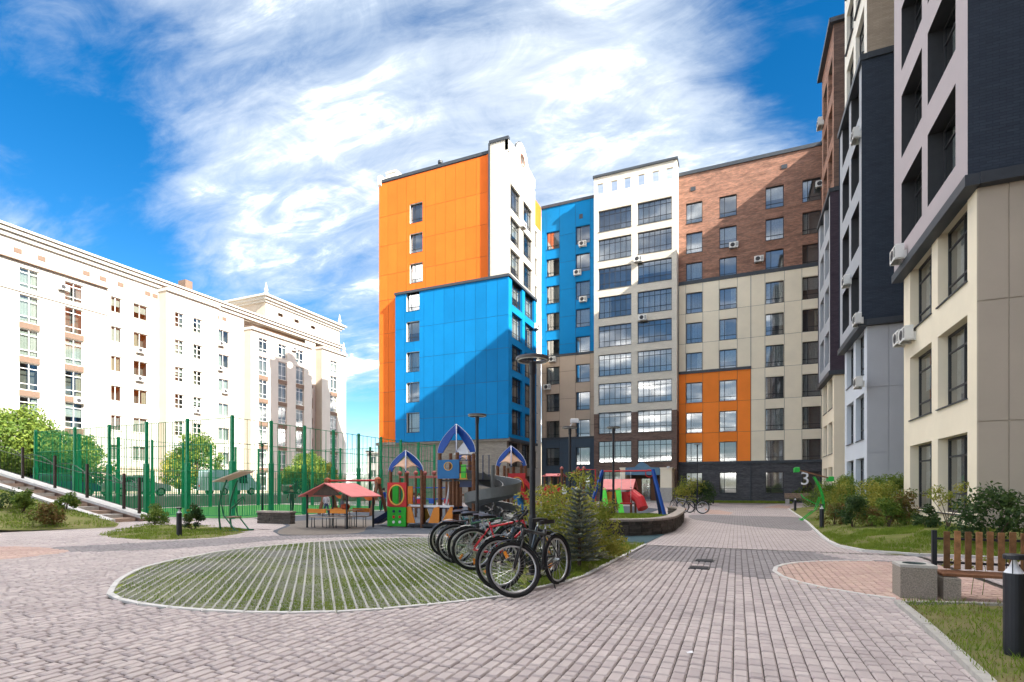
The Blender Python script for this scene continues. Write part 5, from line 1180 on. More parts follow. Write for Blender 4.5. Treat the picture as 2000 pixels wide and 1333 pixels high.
# left turret
for (px, Y, t) in ((763, A0, 918), (793, A0 + .05, 925), (824, A0, 918), (795, A1, 925), (829, A1, 930)): post(PS, px, Y, t)
xl0, xl1 = PY(760, 920, A0)[0], PY(827, 920, A0)[0]
roof_arch(PS, xl0, xl1, PY(790, 921, A0)[1], PY(790, 880, A0)[1], A0 - .02, A1)
panelpx(PS, 'ring_panel', M['red'], 757, 794, 943, 990, A0 - .09, (775, 967, .36, .40), .02, M['pyellow'])
gp_ = panelpx(PS, 'climbing_panel', M['grn'], 757, 793, 991, 1029, A0 - .09, None, .02)
for (px, py, m) in ((769, 999, M['navy']), (781, 999, M['navy']), (769, 1010, M['red']), (781, 1010, M['red']), (769, 1020, M['silver']), (781, 1020, M['silver'])):
    x, z = PY(px, py, A0 - .115); h_ = MB().tube([(x, A0 - .135, z), (x, A0 - .10, z)], .05, 10).build('hand_hold', m, gp_); 
panelpx(PS, 'side_board', M['porange'], 796, 806, 950, 985, A1 - .2); panelpx(PS, 'side_board', M['grn'], 766, 778, 950, 985, A1 + .05)
za = PY(800, 990, A0)[1]; pbuild(MB().box(xl0 + .05, xl1 - .05, A0, A1, za - .05, za), 'deck', M['wood_brown'], PS)
# little slide
sl0 = Vector((PY(757, 1003, A0)[0], A0 + .35, PY(757, 1003, A0)[1])); sl1 = Vector((PY(726, 1028, A0)[0], A0 + .35, .1))
mb = MB(); N_ = 8; V = []
for k in range(N_ + 1):
    t = k / N_; p = sl0.lerp(sl1, t); p.z = sl0.z + (sl1.z - sl0.z) * (t ** .8)
    for (dy, dz) in ((-.24, .16), (-.2, .0), (.2, .0), (.24, .16), (.26, .15), (.22, -.04), (-.22, -.04), (-.26, .15)): V.append((p.x, p.y + dy, p.z + dz))
mb.idx(V, [(k * 8 + j, k * 8 + (j + 1) % 8, (k + 1) * 8 + (j + 1) % 8, (k + 1) * 8 + j) for k in range(N_) for j in range(8)]); pbuild(mb, 'slide', M['navy'], PS)
# bridge with angled boards
zb = PY(850, 990, A0)[1]; xb0, xb1 = xl1 - .55, PY(884, 990, A0)[0]
pbuild(MB().box(xb0, xb1, A0 + .1, A0 + .75, zb - .07, zb), 'bridge_deck', M['navy'], PS)
pbuild(MB().box(xb0, xb1, A0 + .05, A0 + .09, zb - .03, zb + .05), 'bridge_edge', M['silver'], PS)
for pts_ in (((795, 990), (803, 990), (811, 1022), (795, 1022)), ((837, 1022), (848, 992), (858, 990), (858, 1022)), ((862, 1022), (880, 990), (884, 990), (884, 1022))):
    pbuild(MB().slab(slabpx(pts_, A0 - .02, 0), A0 - .04, A0), 'bridge_board', M['porange'], PS)
pbuild(MB().slab(slabpx(((822, 1000), (834, 992), (840, 1010), (830, 1020)), A1, 0), A1 - .04, A1), 'bridge_board', M['pyellow'], PS)
pbuild(MB().box(xb0, xb1 + .2, A0 - .05, A1, .05, .12), 'base_beam', M['black'], PS)
for x in (xb0 + .2, xb1 - .1): pbuild(MB().box(x, x + .14, A0, A1 - .1, 0, .05), 'base_foot', M['black'], PS)
# tall turret
B0, B1 = 15.9, 17.3
for (px, Y, t) in ((859, B0, 886), (886, B0 + .05, 933), (893, B0 + .1, 884), (925, B0, 886), (880, B1, 886), (917, B1, 886)): post(PS, px, Y, t, .065)
xt0, xt1 = PY(856, 885, B0)[0], PY(929, 885, B0)[0]
roof_arch(PS, xt0, xt1, PY(890, 884, B0)[1], PY(893, 829, B0)[1], B0 - .02, B1, .25, tarp=False)
zc0 = PY(890, 884, B0)[1]
cz = PY(890, 858, B0)[1]; mb = MB()
for k in range(4):
    a = k * math.pi / 2 + .78; mb.face([((xt0 + xt1) / 2, B0 + .6, cz), ((xt0 + xt1) / 2 + .42 * math.cos(a), B0 + .6 + .42 * math.sin(a), zc0 - .05), ((xt0 + xt1) / 2 + .42 * math.cos(a + math.pi / 2), B0 + .6 + .42 * math.sin(a + math.pi / 2), zc0 - .05)])
pbuild(mb, 'roof_dome', mat('clear_dome', (.6, .62, .64), .3, .05), PS)
panelpx(PS, 'porthole_panel', M['pblue2'], 855, 897, 899, 935, B0 - .09, (876, 911, .17, .21), .02, M['pyellow'])
zd = PY(890, 937, B0)[1]; pbuild(MB().box(xt0, xt1 + .05, B0, B1, zd - .06, zd), 'deck', M['black'], PS)
for z in (.25, .45, .65): pbuild(MB().tube([(PY(897, 920, B0)[0], B0 - .02, zd + z), (xt1, B0 - .02, zd + z)], .012, 5), 'rail', M['navy'], PS)
pbuild(MB().slab(slabpx(((898, 937), (926, 937), (926, 952), (898, 952)), B0 + .1, 0), B0 + .08, B0 + .12), 'side_board', M['navy'], PS)
pbuild(MB().slab(slabpx(((901, 908), (910, 908), (910, 934), (901, 934)), B1, 0), B1 - .02, B1 + .02), 'side_board', M['lime'], PS)
for k in range(2):
    a = PY(862 + 6 * k, 988, B1)[0]; b = PY(872 + 6 * k, 940, B1)[0]; pbuild(MB().beam((a, B1 + .3, .6), (b, B1 + .3, zd), .05), 'ladder_rail', M['silver'], PS)
xg = PY(938, 890, B0)[0]
mb = MB(); mb.tube([(xg, B0 + .2, zd), (xg, B0 + .2, PY(938, 889, B0)[1]), (PY(950, 889, B0)[0], B0 + .2, PY(938, 889, B0)[1]), (PY(950, 889, B0)[0], B0 + .2, zd + .1)], .018, 6); pbuild(mb, 'slide_gate', M['navy'], PS)
# spiral slide: U trough swept along a helix
cxs = PY(944, 950, B0)[0]; cys = B0 + .75; rad = .66
def trough(p, outw, s_=.30):
    P = []
    prof = [(-s_, .26), (-s_ * .92, .04), (-s_ * .5, -.08), (s_ * .3, -.08), (s_ * .95, .06), (s_ * 1.05, .36), (s_ * 1.12, .37), (s_ * 1.02, .03), (s_ * .33, -.12), (-s_ * .55, -.12), (-s_, .01), (-s_ * 1.08, .26)]
    for (u, v) in prof: P.append(p + outw * u + Vector((0, 0, v)))
    return P
mb = MB(); V = []; NS = 64; npf = 12
for k in range(NS + 1):
    t = k / NS; a = R(185) - t * R(560); z = zd + .02 - (zd - .22) * (t ** .96); ow = Vector((math.cos(a), math.sin(a), 0)); V += trough(Vector((cxs, cys, z)) + ow * rad, ow)
mb.idx(V, [(k * npf + j, k * npf + (j + 1) % npf, (k + 1) * npf + (j + 1) % npf, (k + 1) * npf + j) for k in range(NS) for j in range(npf)]); pbuild(mb, 'spiral_slide', M['slidegrey'], PS)
pbuild(MB().tube([(cxs, cys, 0), (cxs, cys, zd + .5)], .07, 12), 'slide_column', M['slidegrey'], PS)
# second frame behind, right of the slide
P2 = thing('play_turret', 'red play turret with blue pointed roof right of the grey spiral slide', 'play structure', (-9.2, 21.2, 0)); C0, C1 = 20.6, 21.7
for (px, Y, t) in ((972, C0, 910), (992, C0 + .05, 915), (1003, C0, 912), (1026, C0, 910), (985, C1, 910), (1018, C1, 910)): post(P2, px, Y, t, .07)
x0, x1 = PY(970, 912, C0)[0], PY(1028, 912, C0)[0]; roof_arch(P2, x0, x1, PY(1000, 911, C0)[1], PY(1000, 871, C0)[1], C0 - .02, C1)
panelpx(P2, 'arch_panel', M['red'], 993, 1026, 925, 966, C0 - .09, (1010, 949, .36, .38), .02, M['porange'])
z2 = PY(1000, 968, C0)[1]; pbuild(MB().box(x0 - .3, x1, C0, C1, z2 - .06, z2), 'deck', M['black'], P2)
for (a, b) in (((1009, 940), (1034, 984)), ((1024, 938), (1040, 958))):
    (ax, az), (bx_, bz) = PY(*a, C0 - .2), PY(*b, C0 - .2); pbuild(MB().beam((ax, C0 - .2, az), (bx_, C0 - .2, bz), .05, .16), 'ladder_board', M['red'], P2)
pbuild(MB().slab(slabpx(((1006, 968), (1014, 968), (1034, 1000), (1024, 1004)), C0, 0), C0 - .3, C0 + .1), 'slide', M['pblue2'], P2)
pbuild(MB().slab(slabpx(((958, 968), (975, 957), (980, 968)), C0, 0), C0 - .06, C0 - .02), 'side_board', M['red'], P2)
P3 = thing('play_turret', 'farther play turret with small blue pointed roof seen behind the tall ship turret', 'play structure', (-15, 24, 0)); D0, D1 = 23.4, 24.6
for (px, Y) in ((896, D0), (926, D0), (900, D1), (922, D1)): post(P3, px, Y, 902, .07)
x0, x1 = PY(893, 900, D0)[0], PY(929, 900, D0)[0]; roof_arch(P3, x0, x1, PY(910, 900, D0)[1], PY(910, 876, D0)[1], D0, D1); pbuild(MB().box(x0, x1, D0, D1, 1.0, 1.08), 'deck', M['wood_brown'], P3); panelpx(P3, 'side_board', M['pyellow'], 896, 926, 925, 945, D0 - .08)
# rope bridge / pergola posts behind the left turret
PG = thing('climbing_bridge', 'row of brown posts with red knobs and hanging bars behind the left play turret', 'play structure', (-14.4, 21.5, 0)); Yq = 21.5
for k, px in enumerate((781, 795, 812, 830, 848, 862, 872)): post(PG, px, Yq + (k % 2) * .9, 928, .055); x, z = PY(px, 928, Yq + (k % 2) * .9); pbuild(MB().lathe([(.05, 0), (.11, .05), (.11, .13), (.03, .2)], 8, (x, Yq + (k % 2) * .9, z)), 'knob', mat('faded_red', (.42, .12, .1), .6), PG)
(xa_, z_), (xb_, _) = PY(781, 929, Yq), PY(872, 929, Yq)
for y in (Yq, Yq + .9): pbuild(MB().beam((xa_, y, z_ - .08), (xb_, y, z_ - .08), .1), 'beam', mat('faded_red', (.42, .12, .1), .6), PG)
pbuild(MB().tube([(xa_ + .5, Yq, PY(820, 953, Yq)[1]), (xb_, Yq, PY(870, 953, Yq)[1])], .03, 6), 'rail', M['pblue'], PG)
pbuild(MB().tube([(xa_ + .5, Yq, PY(820, 975, Yq)[1]), (xb_, Yq, PY(870, 975, Yq)[1])], .03, 6), 'rail', M['pblue'], PG)
for px, m in ((815, 'red'), (838, 'pblue'), (868, 'red'), (880, 'red')): panelpx(PG, 'seat_panel', M[m], px, px + 9, 975, 984, Yq - .1)

# picnic shelter
gc = G(645, 1033); SH = thing('picnic_shelter', 'small picnic table under a faded red gable roof', 'picnic table', (gc.x, gc.y + .55, 0))
Ya, Yb = gc.y, gc.y + 1.15
def sx(px, Y): return PY(px, 1000, Y)[0]
xs_ = [sx(598, Ya), sx(653, Ya)]; xr_ = [sx(632, Yb), sx(688, Yb)]
ze = PY(650, 968, Ya)[1]; zr = PY(640, 944, (Ya + Yb) / 2)[1]
L0, L1 = sx(598, Ya), sx(688, Yb) - .25; LX = [sx(598, Ya), sx(653, Ya)]
x0, x1 = sx(600, Ya), sx(686, Ya); xm = (x0 + x1) / 2
for (x, y) in ((x0, Ya), (x1 - .18, Ya), (x0 + .1, Yb), (x1, Yb)): pbuild(MB().box(x - .025, x + .025, y - .025, y + .025, 0, ze + .02), 'post', M['black'], SH)
for s_ in (-1, 1):
    mb = MB(); xe = xm + s_ * ((x1 - x0) / 2 + .2); A_ = [(xm, Ya - .22, zr), (xm, Yb + .22, zr), (xe, Yb + .22, ze - .03), (xe, Ya - .22, ze - .03)]
    q = []; 
    mb.idx([(x, y, z) for (x, y, z) in A_] + [(x, y, z - .03) for (x, y, z) in A_], [(0, 1, 2, 3), (7, 6, 5, 4), (0, 3, 7, 4), (1, 5, 6, 2), (2, 6, 7, 3)]); pbuild(mb, 'roof_panel', M['pink_roof'], SH)
pbuild(MB().slab([(xm - .62, ze), (xm + .62, ze), (xm, zr - .05)], Ya - .12, Ya - .09), 'gable_board', MATS['dark_wood'], SH)
pbuild(MB().box(x0 + .05, x1 - .1, (Ya + Yb) / 2 - .22, (Ya + Yb) / 2 + .22, .60, .63), 'table_top', mat('table_wood', (.55, .3, .16), .6, .25, 10), SH)
for x in (x0 + .3, x1 - .4): pbuild(MB().tube([(x, (Ya + Yb) / 2 - .17, 0), (x, (Ya + Yb) / 2 - .17, .59), (x, (Ya + Yb) / 2 + .17, .59), (x, (Ya + Yb) / 2 + .17, 0)], .016, 5), 'table_leg', M['black'], SH)
for y in (Ya + .02, Yb - .2):
    pbuild(MB().box(x0 + .02, x1 - .15, y, y + .2, .36, .39), 'bench_seat', mat('bench_pale', (.5, .42, .36), .7, .15), SH)
    for x in (x0 + .15, xm - .15, xm + .15, x1 - .3): pbuild(MB().tube([(x, y + .03, 0), (x, y + .03, .35), (x, y + .17, .35), (x, y + .17, 0)], .012, 5), 'bench_leg', M['black'], SH)
    for (xa2, xb2) in ((x0 + .0, xm - .12), (xm + .05, x1 - .15)): pbuild(MB().box(xa2, xb2, y - .03 if y < gc.y + .5 else y + .2, y - .01 if y < gc.y + .5 else y + .22, .52, .66), 'bench_back', M['porange'], SH)
bk = thing('basket', 'round red and orange bag left on the picnic table', 'bag', (xm + .22, (Ya + Yb) / 2, .63)); MB().lathe([(.10, 0), (.16, .07), (.15, .16), (.05, .20), (.001, .21)], 14).build('bag_body', mat('bag_red', (.5, .1, .04), .7, .4, 12), bk); MB().ring((0, 0, .2), .07, .012, 14, 5, 'x').build('bag_handle', M['wood_brown'], bk)
# wooden swing
SW = thing('wooden_swing', 'brown wooden swing frame with red bar and orange hanging seat behind the picnic shelter', 'swing', (-18, 22.6, 0)); Ys = 22.4
(xR, zR), (xL, _) = PY(738, 938, Ys), PY(640, 938, Ys)
for x in (xL, xR):
    for dy in (-.9, .9): pbuild(MB().beam((x + (.25 if dy < 0 else -.1), Ys + dy, 0), (x, Ys, zR), .13), 'leg', M['wood_brown'], SW)
    pbuild(MB().bbox(x - .12, x + .12, Ys - .12, Ys + .12, zR - .2, zR + .15, .08), 'bracket', mat('rust_cap', (.4, .11, .05), .6), SW)
pbuild(MB().tube([(xL, Ys, zR - .02), (xR, Ys, zR - .02)], .05, 8), 'top_bar', M['red'], SW)
for (px, dz) in ((724, 0), (668, .1)):
    xc, zc = PY(px, 978, Ys); mb = MB(); V = []
    for k in range(9):
        a = -1 + 2 * k / 8; V += [(xc + a * .33, Ys - .16, zc + .18 * a * a + dz), (xc + a * .33, Ys + .16, zc + .18 * a * a + dz), (xc + a * .33, Ys - .16, zc + .18 * a * a + .2 + dz)]
    mb.idx(V, [(k * 3, k * 3 + 3, k * 3 + 4, k * 3 + 1) for k in range(8)] + [(k * 3, k * 3 + 3, k * 3 + 5, k * 3 + 2) for k in range(8)]); st_ = pbuild(mb, 'swing_seat', mat('seat_orange', (.7, .13, .02), .5), SW)
    for s_ in (-1, 1): pbuild(MB().tube([(xc + s_ * .33, Ys, zc + .25 + dz), (xc + s_ * .2, Ys, zR - .05)], .012, 5), 'chain', M['steel'], SW)
# blue swing
BS = thing('blue_swing', 'blue legged swing frame with red top bar behind the grassy planter', 'swing', (-4.9, 24, 0)); Yt = 24.0
(xL, zT), (xR, _) = PY(1177, 921, Yt), PY(1275, 921, Yt)
for (x, s_) in ((xL, -1), (xR, 1)):
    for (dx, dy) in ((.62, -.5), (.28, .6)): pbuild(MB().beam((x + s_ * dx, Yt + dy, 0), (x, Yt, zT + .05), .11), 'leg', M['pblue'] if dy < 0 else M['navy'], BS)
pbuild(MB().tube([(xL, Yt, zT), (xR, Yt, zT)], .035, 8), 'top_bar', M['red'], BS)
for px in (1214, 1232): x = PY(px, 960, Yt)[0]; pbuild(MB().tube([(x, Yt, zT), (x, Yt, .72)], .01, 5), 'chain', M['steel'], BS)
pbuild(MB().box(PY(1212, 960, Yt)[0], PY(1234, 960, Yt)[0], Yt - .12, Yt + .12, .66, .72), 'swing_seat', M['red'], BS)
pbuild(MB().ring((PY(1268, 931, Yt)[0], Yt, zT - .12), .16, .02, 16, 5), 'hand_ring', M['red'], BS)
# play houses
def play_house(label, px0, px1, py0, pyr, pyb, Y, m_roof, m_a, m_b, slide=None):
    (x0, zt_), (x1, _) = PY(px0, py0, Y), PY(px1, py0, Y); zr_ = PY(px0, pyr, Y)[1]; o = thing('play_house', label, 'play house', ((x0 + x1) / 2, Y + .7, 0)); xm = (x0 + x1) / 2
    for (x, y) in ((x0 + .12, Y), (x1 - .12, Y), (x0 + .12, Y + 1.3), (x1 - .12, Y + 1.3)): pbuild(MB().tube([(x, y, 0), (x, y, zr_ + .1)], .06, 8), 'post', M['wood_brown'], o)
    for s_ in (-1, 1):
        yy = Y + .65 + s_ * .8; A_ = [(x0, Y + .65, zt_), (x1, Y + .65, zt_), (x1, yy, zr_), (x0, yy, zr_)]; pbuild(MB().idx(A_ + [(a, b, c - .04) for (a, b, c) in A_], [(0, 1, 2, 3), (4, 7, 6, 5), (0, 3, 7, 4), (1, 5, 6, 2), (3, 2, 6, 7)]), 'roof_panel', m_roof, o)
    zd_ = zr_ * .45; pbuild(MB().box(x0 + .08, x1 - .08, Y - .02, Y + 1.32, zd_ - .06, zd_), 'deck', M['black'], o)
    pbuild(MB().box(x0 + .15, xm - .05, Y - .04, Y - .01, zd_, zd_ + .6), 'side_board', m_a, o); pbuild(MB().box(xm + .05, x1 - .15, Y - .04, Y - .01, zd_, zd_ + .6), 'side_board', m_b, o)
    return o, x0, x1, zd_
ho, x0, x1, zd_ = play_house('play house with wide faded pink roof and lime green slide chutes behind the blue swing', 1174, 1237, 936, 956, 1000, 27.5, M['pink_roof'], M['porange'], M['red'])
for k in range(2):
    xa_ = x0 + .15 + k * .75; pbuild(MB().beam((xa_, 27.4, zd_ + .75), (xa_ + .3, 26.9, .1), .26, .05, (0, -1, .3)), 'slide', M['lime'], ho)
pbuild(MB().tube([(x1 - .1, 27.6, 1.1), (x1 + .35, 27.3, .8), (x1 + .55, 27.1, .35)], .27, 12), 'tube_slide', M['red'], ho)
play_house('small play house with pale pink flat gabled roof behind the round bush', 1060, 1094, 925, 930, 990, 30.5, M['pink_roof'], M['red'], M['porange'])
CLB = thing('play_climber', 'red climbing frame of brown knobbed posts and thin bars left of the blue swing', 'climbing frame', (-9.5, 30.5, 0)); Yc = 30.5
for px in (1097, 1129, 1140): x, z = PY(px, 918, Yc); pbuild(MB().tube([(x, Yc, 0), (x, Yc, z)], .085, 8), 'post', M['wood_brown'], CLB); pbuild(MB().lathe([(.09, 0), (.12, .06), (.1, .14), (.02, .2)], 8, (x, Yc, z)), 'knob', MATS['faded_red'], CLB)
(xa_, za_), (xb_, _) = PY(1129, 918, Yc), PY(1163, 919, Yc); pbuild(MB().tube([(xa_, Yc, za_), (xb_, Yc, za_), (xb_, Yc, 0)], .035, 6), 'bar', M['red'], CLB); (xc_, zc_), (xd_, _) = PY(1113, 924, Yc), PY(1129, 924, Yc); pbuild(MB().tube([(xc_, Yc, zc_), (xd_, Yc, zc_)], .03, 6), 'bar', M['red'], CLB)
for px, m in ((1086, 'red'), (1098, 'silver'), (1114, 'pblue'), (1122, 'silver')): panelpx(CLB, 'side_board', M[m], px, px + 9, 952, 966, Yc - .1)
for k in range(3): (ax, az), (bx_, bz) = PY(1068 + k * 9, 955, Yc), PY(1060 + k * 9, 985, Yc); pbuild(MB().beam((ax, Yc - .3, az), (bx_, Yc - .9, max(.05, bz)), .09), 'ladder_board', M['red' if k != 1 else 'pyellow'], CLB)

# exercise machines with tilted canopy
def exerciser(label, base, w, ht, flip, tilt, mroof, hm):
    o = thing('exercise_machine', label, 'exercise machine', base); g = M['ex_green'] if hm else M['ex_dark']
    xm = 0
    for s_ in (-1, 1):
        pts_ = [Vector((flip * (.30 + .22 * math.sin(t * 3.0)) - flip * .3 * t, s_ * .2, t * (ht - .12))) for t in [k / 10 for k in range(11)]]
        MB().tube(pts_, .028, 6).build('post', g, o, smooth=True)
    P = [(-w / 2, ht - tilt), (w / 2, ht + tilt)]
    mb = MB(); mb.beam((P[0][0], 0, P[0][1]), (P[1][0], 0, P[1][1]), .5, .035); mb.build('canopy', mroof, o)
    if hm: 
        for k in (0, 1): MB().bbox(P[k][0] - .09, P[k][0] + .09, -.38, .38, P[k][1] - .12, P[k][1] + .08, .02).build('canopy_end', g, o)
    mb = MB(); mb.tube([(-.45 * flip, -.25, 0), (.1 * flip, -.25, .5), (.25 * flip, -.25, 1.0)], .022, 6); mb.tube([(-.45 * flip, .25, 0), (.1 * flip, .25, .5), (.25 * flip, .25, 1.0)], .022, 6); mb.build('swing_arm', g, o)
    MB().box(-.2, .15, -.2, .2, .42, .46).build('seat', M['old'] if 'old' in M else MATS['old_wood'], o)
    mb = MB(); mb.tube([(-.5, -.3, .03), (.55, -.3, .03), (.55, .3, .03), (-.5, .3, .03)], .025, 6, closed=True); mb.build('base_frame', g, o)
    mb = MB(); mb.tube([(-.35 * flip, -.15, .95), (-.45 * flip, 0, 1.1), (-.35 * flip, .15, .95)], .02, 6); mb.tube([(-.4 * flip, 0, 1.0), (.1 * flip, 0, .7)], .02, 6); mb.build('handle', g, o)
M['ex_green'] = mat('bright_green_paint', (.02, .42, .05), .4); M['ex_dark'] = mat('dark_green_paint', (.01, .13, .06), .45)
ex = G(455, 1037); exerciser('outdoor exercise machine with tilted pale canopy and dark green frame by the court fence', ex, 1.25, (HOR - 931) / FPX * 17 + EYE, -1, .16, mat('canopy_pale', (.62, .50, .38), .7), False)
ex = G(1588, 1017); exerciser('bright green exercise machine with tilted brown canopy on the right hand bed', ex, 1.25, 1.98, 1, -.2, mat('canopy_brown', (.24, .11, .06), .7), True)
# ================================================================== vegetation
def leafmat(n, a, b, tr=.35): return mat('leaf_' + n, a, .6, .2, 5, spec=.3, trans=tr, col2=b)
LV = {'mid': (leafmat('mid', (.06, .12, .018), (.13, .21, .03)), leafmat('mid_light', (.13, .21, .028), (.25, .31, .055))),
      'yel': (leafmat('yellow_green', (.15, .20, .025), (.29, .32, .05)), leafmat('yellow', (.29, .29, .045), (.44, .40, .08))),
      'dark': (leafmat('dark', (.022, .055, .016), (.05, .095, .03)), leafmat('dark_light', (.04, .085, .02), (.09, .14, .035))),
      'rust': (leafmat('rust', (.14, .085, .03), (.20, .13, .035)), leafmat('rust_green', (.09, .12, .02), (.16, .19, .035))),
      'spruce': (leafmat('spruce', (.11, .14, .115), (.2, .235, .2), .1), leafmat('spruce_tip', (.18, .19, .12), (.28, .28, .18), .1))}
BARK = mat('bark', (.10, .07, .05), .9, .35, 12, .6, 30)
LCACHE = {}
def leaves(mb, clumps, n, size, flat=.5):
    tot = sum(c[3] ** 2 for c in clumps)
    for (cx, cy, cz, r) in clumps:
        mode = 1 if rnd.random() < .4 else 0
        for _ in range(int(n * r * r / tot)):
            while True:
                d = Vector((rnd.uniform(-1, 1), rnd.uniform(-1, 1), rnd.uniform(-1, 1)))
                if .05 < d.length < 1: break
            d = d.normalized() * (rnd.random() ** .45) * r; d.z *= .85
            p = Vector((cx, cy, cz)) + d
            if p.z < .02: continue
            nrm = (d.normalized() * .6 + Vector((rnd.uniform(-1, 1), rnd.uniform(-1, 1), rnd.uniform(-.3, 1)))).normalized(); u = nrm.orthogonal().normalized(); u = (Matrix.Rotation(rnd.uniform(0, 6.28), 3, nrm) @ u); v = nrm.cross(u); s_ = size * rnd.uniform(.6, 1.35)
            mb.cm = mode if rnd.random() < .8 else 1 - mode
            i = len(mb.v); mb.v += [tuple(p - u * s_), tuple(p - v * s_ * flat + nrm * s_ * .15), tuple(p + u * s_), tuple(p + v * s_ * flat + nrm * s_ * .15)]; mb.f.append((i, i + 1, i + 2)); mb.f.append((i, i + 2, i + 3)); mb.m += [mb.cm, mb.cm]
def bush(name, label, p, w, h, n, size, kind, nc=14, cat='shrub', group=None, stems=5, base=.12):
    o = thing(name, label, cat, p, 0, group); mb = MB(); cl = []
    for k in range(nc):
        a = rnd.uniform(0, 6.28); t = rnd.uniform(base, .92); env = math.sin(math.pi * min(1, .18 + t * .82)) ** .6; rr = w / 2 * env * rnd.uniform(.25, .85)
        cl.append((rr * math.cos(a), rr * math.sin(a), h * t, w * rnd.uniform(.14, .26)))
    leaves(mb, cl, n, size); mb.build('foliage', list(LV[kind]), o)
    for k in range(stems):
        c = cl[k % nc]; MB().tube([(c[0] * .08, c[1] * .08, -.03), (c[0] * .45, c[1] * .45, c[2] * .55), (c[0], c[1], c[2])], [.014 * h ** .5, .010, .004], 5).build('stem', BARK, o)
    return o
def tree(name, label, p, h, cw, ch, n, size, kind, nc=26, tr=.08, group=None):
    o = thing(name, label, 'tree', p, 0, group); mb = MB(); cl = []
    MB().tube([(0, 0, -.05), (.03, 0, h * .3), (-.02, .04, h * .6), (0, 0, h * .9)], [tr, tr * .75, tr * .45, tr * .12], 8).build('trunk', BARK, o, smooth=True)
    br = MB()
    for k in range(nc):
        a = k * 2.4 + rnd.uniform(-.4, .4); t = (k + .5) / nc; env = math.sin(math.pi * min(1, .15 + t * .8)) ** .7; rr = cw / 2 * env * rnd.uniform(.35, .95); z = h - ch + ch * t * .95
        c = (rr * math.cos(a), rr * math.sin(a), z, cw * rnd.uniform(.12, .2)); cl.append(c)
        z0 = max(h * .25, z - rr * .8); br.tube([(0, 0, z0), (c[0] * .5, c[1] * .5, (z0 + z) / 2 + .1), (c[0], c[1], z)], [tr * .35, tr * .22, tr * .06], 5)
    br.build('limb', BARK, o, smooth=True); leaves(mb, cl, n, size); mb.build('crown', list(LV[kind]), o); return o
def spruce(label, p, h, w):
    o = thing('spruce_tree', label, 'tree', p); MB().tube([(0, 0, 0), (0, 0, h)], [.035, .006], 7).build('trunk', BARK, o); mb = MB(); br = MB()
    z = .12
    while z < h:
        t = z / h; L_ = w / 2 * (1 - t) ** .85 + .03; nb = 9 if t < .6 else 6; ph = rnd.uniform(0, 6)
        for k in range(nb):
            a = ph + 6.283 * k / nb + rnd.uniform(-.2, .2); l = L_ * rnd.uniform(.75, 1.12); d = Vector((math.cos(a), math.sin(a), .12 + .5 * t)); e = Vector((0, 0, z)); br.tube([e, e + d * l], [.008, .002], 4)
            side = Vector((-math.sin(a), math.cos(a), 0))
            for q in range(int(26 * l / .4) + 8):
                u = rnd.uniform(.12, 1); s_ = rnd.choice((-1, 1)); b = e + d * l * u; tw = (side * s_ * rnd.uniform(.3, 1) + d * .8 + Vector((0, 0, rnd.uniform(-.25, .35)))).normalized(); ln = rnd.uniform(.05, .11) * (1.15 - .5 * u) * (w / .9); wv = Vector((rnd.uniform(-1, 1), rnd.uniform(-1, 1), rnd.uniform(-1, 1))).normalized() * .011
                mb.cm = 1 if u > .72 else 0; i = len(mb.v); mb.v += [tuple(b - wv), tuple(b + wv), tuple(b + tw * ln + wv * .6), tuple(b + tw * ln - wv * .6)]; mb.f.append((i, i + 1, i + 2, i + 3)); mb.m.append(mb.cm)
        z += .075
    br.build('branch', BARK, o); mb.build('needles', list(LV['spruce']), o)
spruce('young blue green spruce between the lamp post and the brick planter', (-2.42, 8.55, .03), 1.3, 1.0)
bush('leafy_shrub', 'bright green leafy shrub growing behind the parked bicycles and lamp post', (-3.05, 9.35, .03), 1.75, 1.4, 4600, .036, 'yel', 26)
bush('leafy_shrub', 'darker leafy shrub right behind the young spruce', (-2.5, 9.9, .03), 1.2, 1.25, 3000, .034, 'yel', 20)
bush('leafy_shrub', 'taller thin twiggy shrub behind the bright green shrub', (-3.3, 11.6, .03), 1.2, 1.75, 900, .035, 'yel', 14)
# right hand bed: positions from where the shrubs meet the ground
RBX = [(1668, 1040, .9, 1.0, 'dark', 'low dark shrub on the right bed nearest the kerb'), (1632, 1008, 1.9, 1.5, 'mid', 'broad green shrub beside the green exercise machine'), (1650, 1018, 1.7, 1.6, 'yel', 'yellow green shrub in front of the pale grey bay'),
       (1690, 1022, 1.8, 1.5, 'mid', 'green shrub in front of the grey panelled bay'), (1715, 1030, 1.5, 1.45, 'yel', 'tall yellowish shrub below the double air conditioners'), (1740, 1022, 1.5, 1.5, 'mid', 'green shrub at the foot of the dark gap between the bays'),
       (1770, 1046, 1.1, 1.0, 'rust', 'reddish brown shrub left of the young tree'), (1735, 1046, 1.0, .8, 'mid', 'low green shrub on the grassy right bed'), (1700, 1042, .9, .55, 'rust', 'small brownish shrub near the right kerb'), (1812, 1056, .7, .55, 'dark', 'small dark green shrub under the young tree'),
       (1630, 1032, 1.0, .7, 'rust', 'brownish low shrub behind the bollard on the right bed'), (1660, 1005, 2.4, 1.7, 'mid', 'far green shrub mass before the cream bay'), (1600, 996, 2.4, 1.2, 'mid', 'far low shrub by the weathered bench')]
for (px, py, w, h, kd, lb) in RBX:
    p = G(px, py); p.z = z_r(p.x, p.y) - .01 if p.x < 7.4 and p.y < 39 else 0; bush('bed_shrub', lb, p, w, h, int(1300 * w * h + 500), .04, kd, 16, group='shrubs on the right hand bed')
p = G(1852, 1062); p.z = z_r(p.x, p.y)
o = thing('young_tree', 'slim young tree with sparse yellowing leaves before the near cream bay', 'tree', p); mb = MB(); cl = []
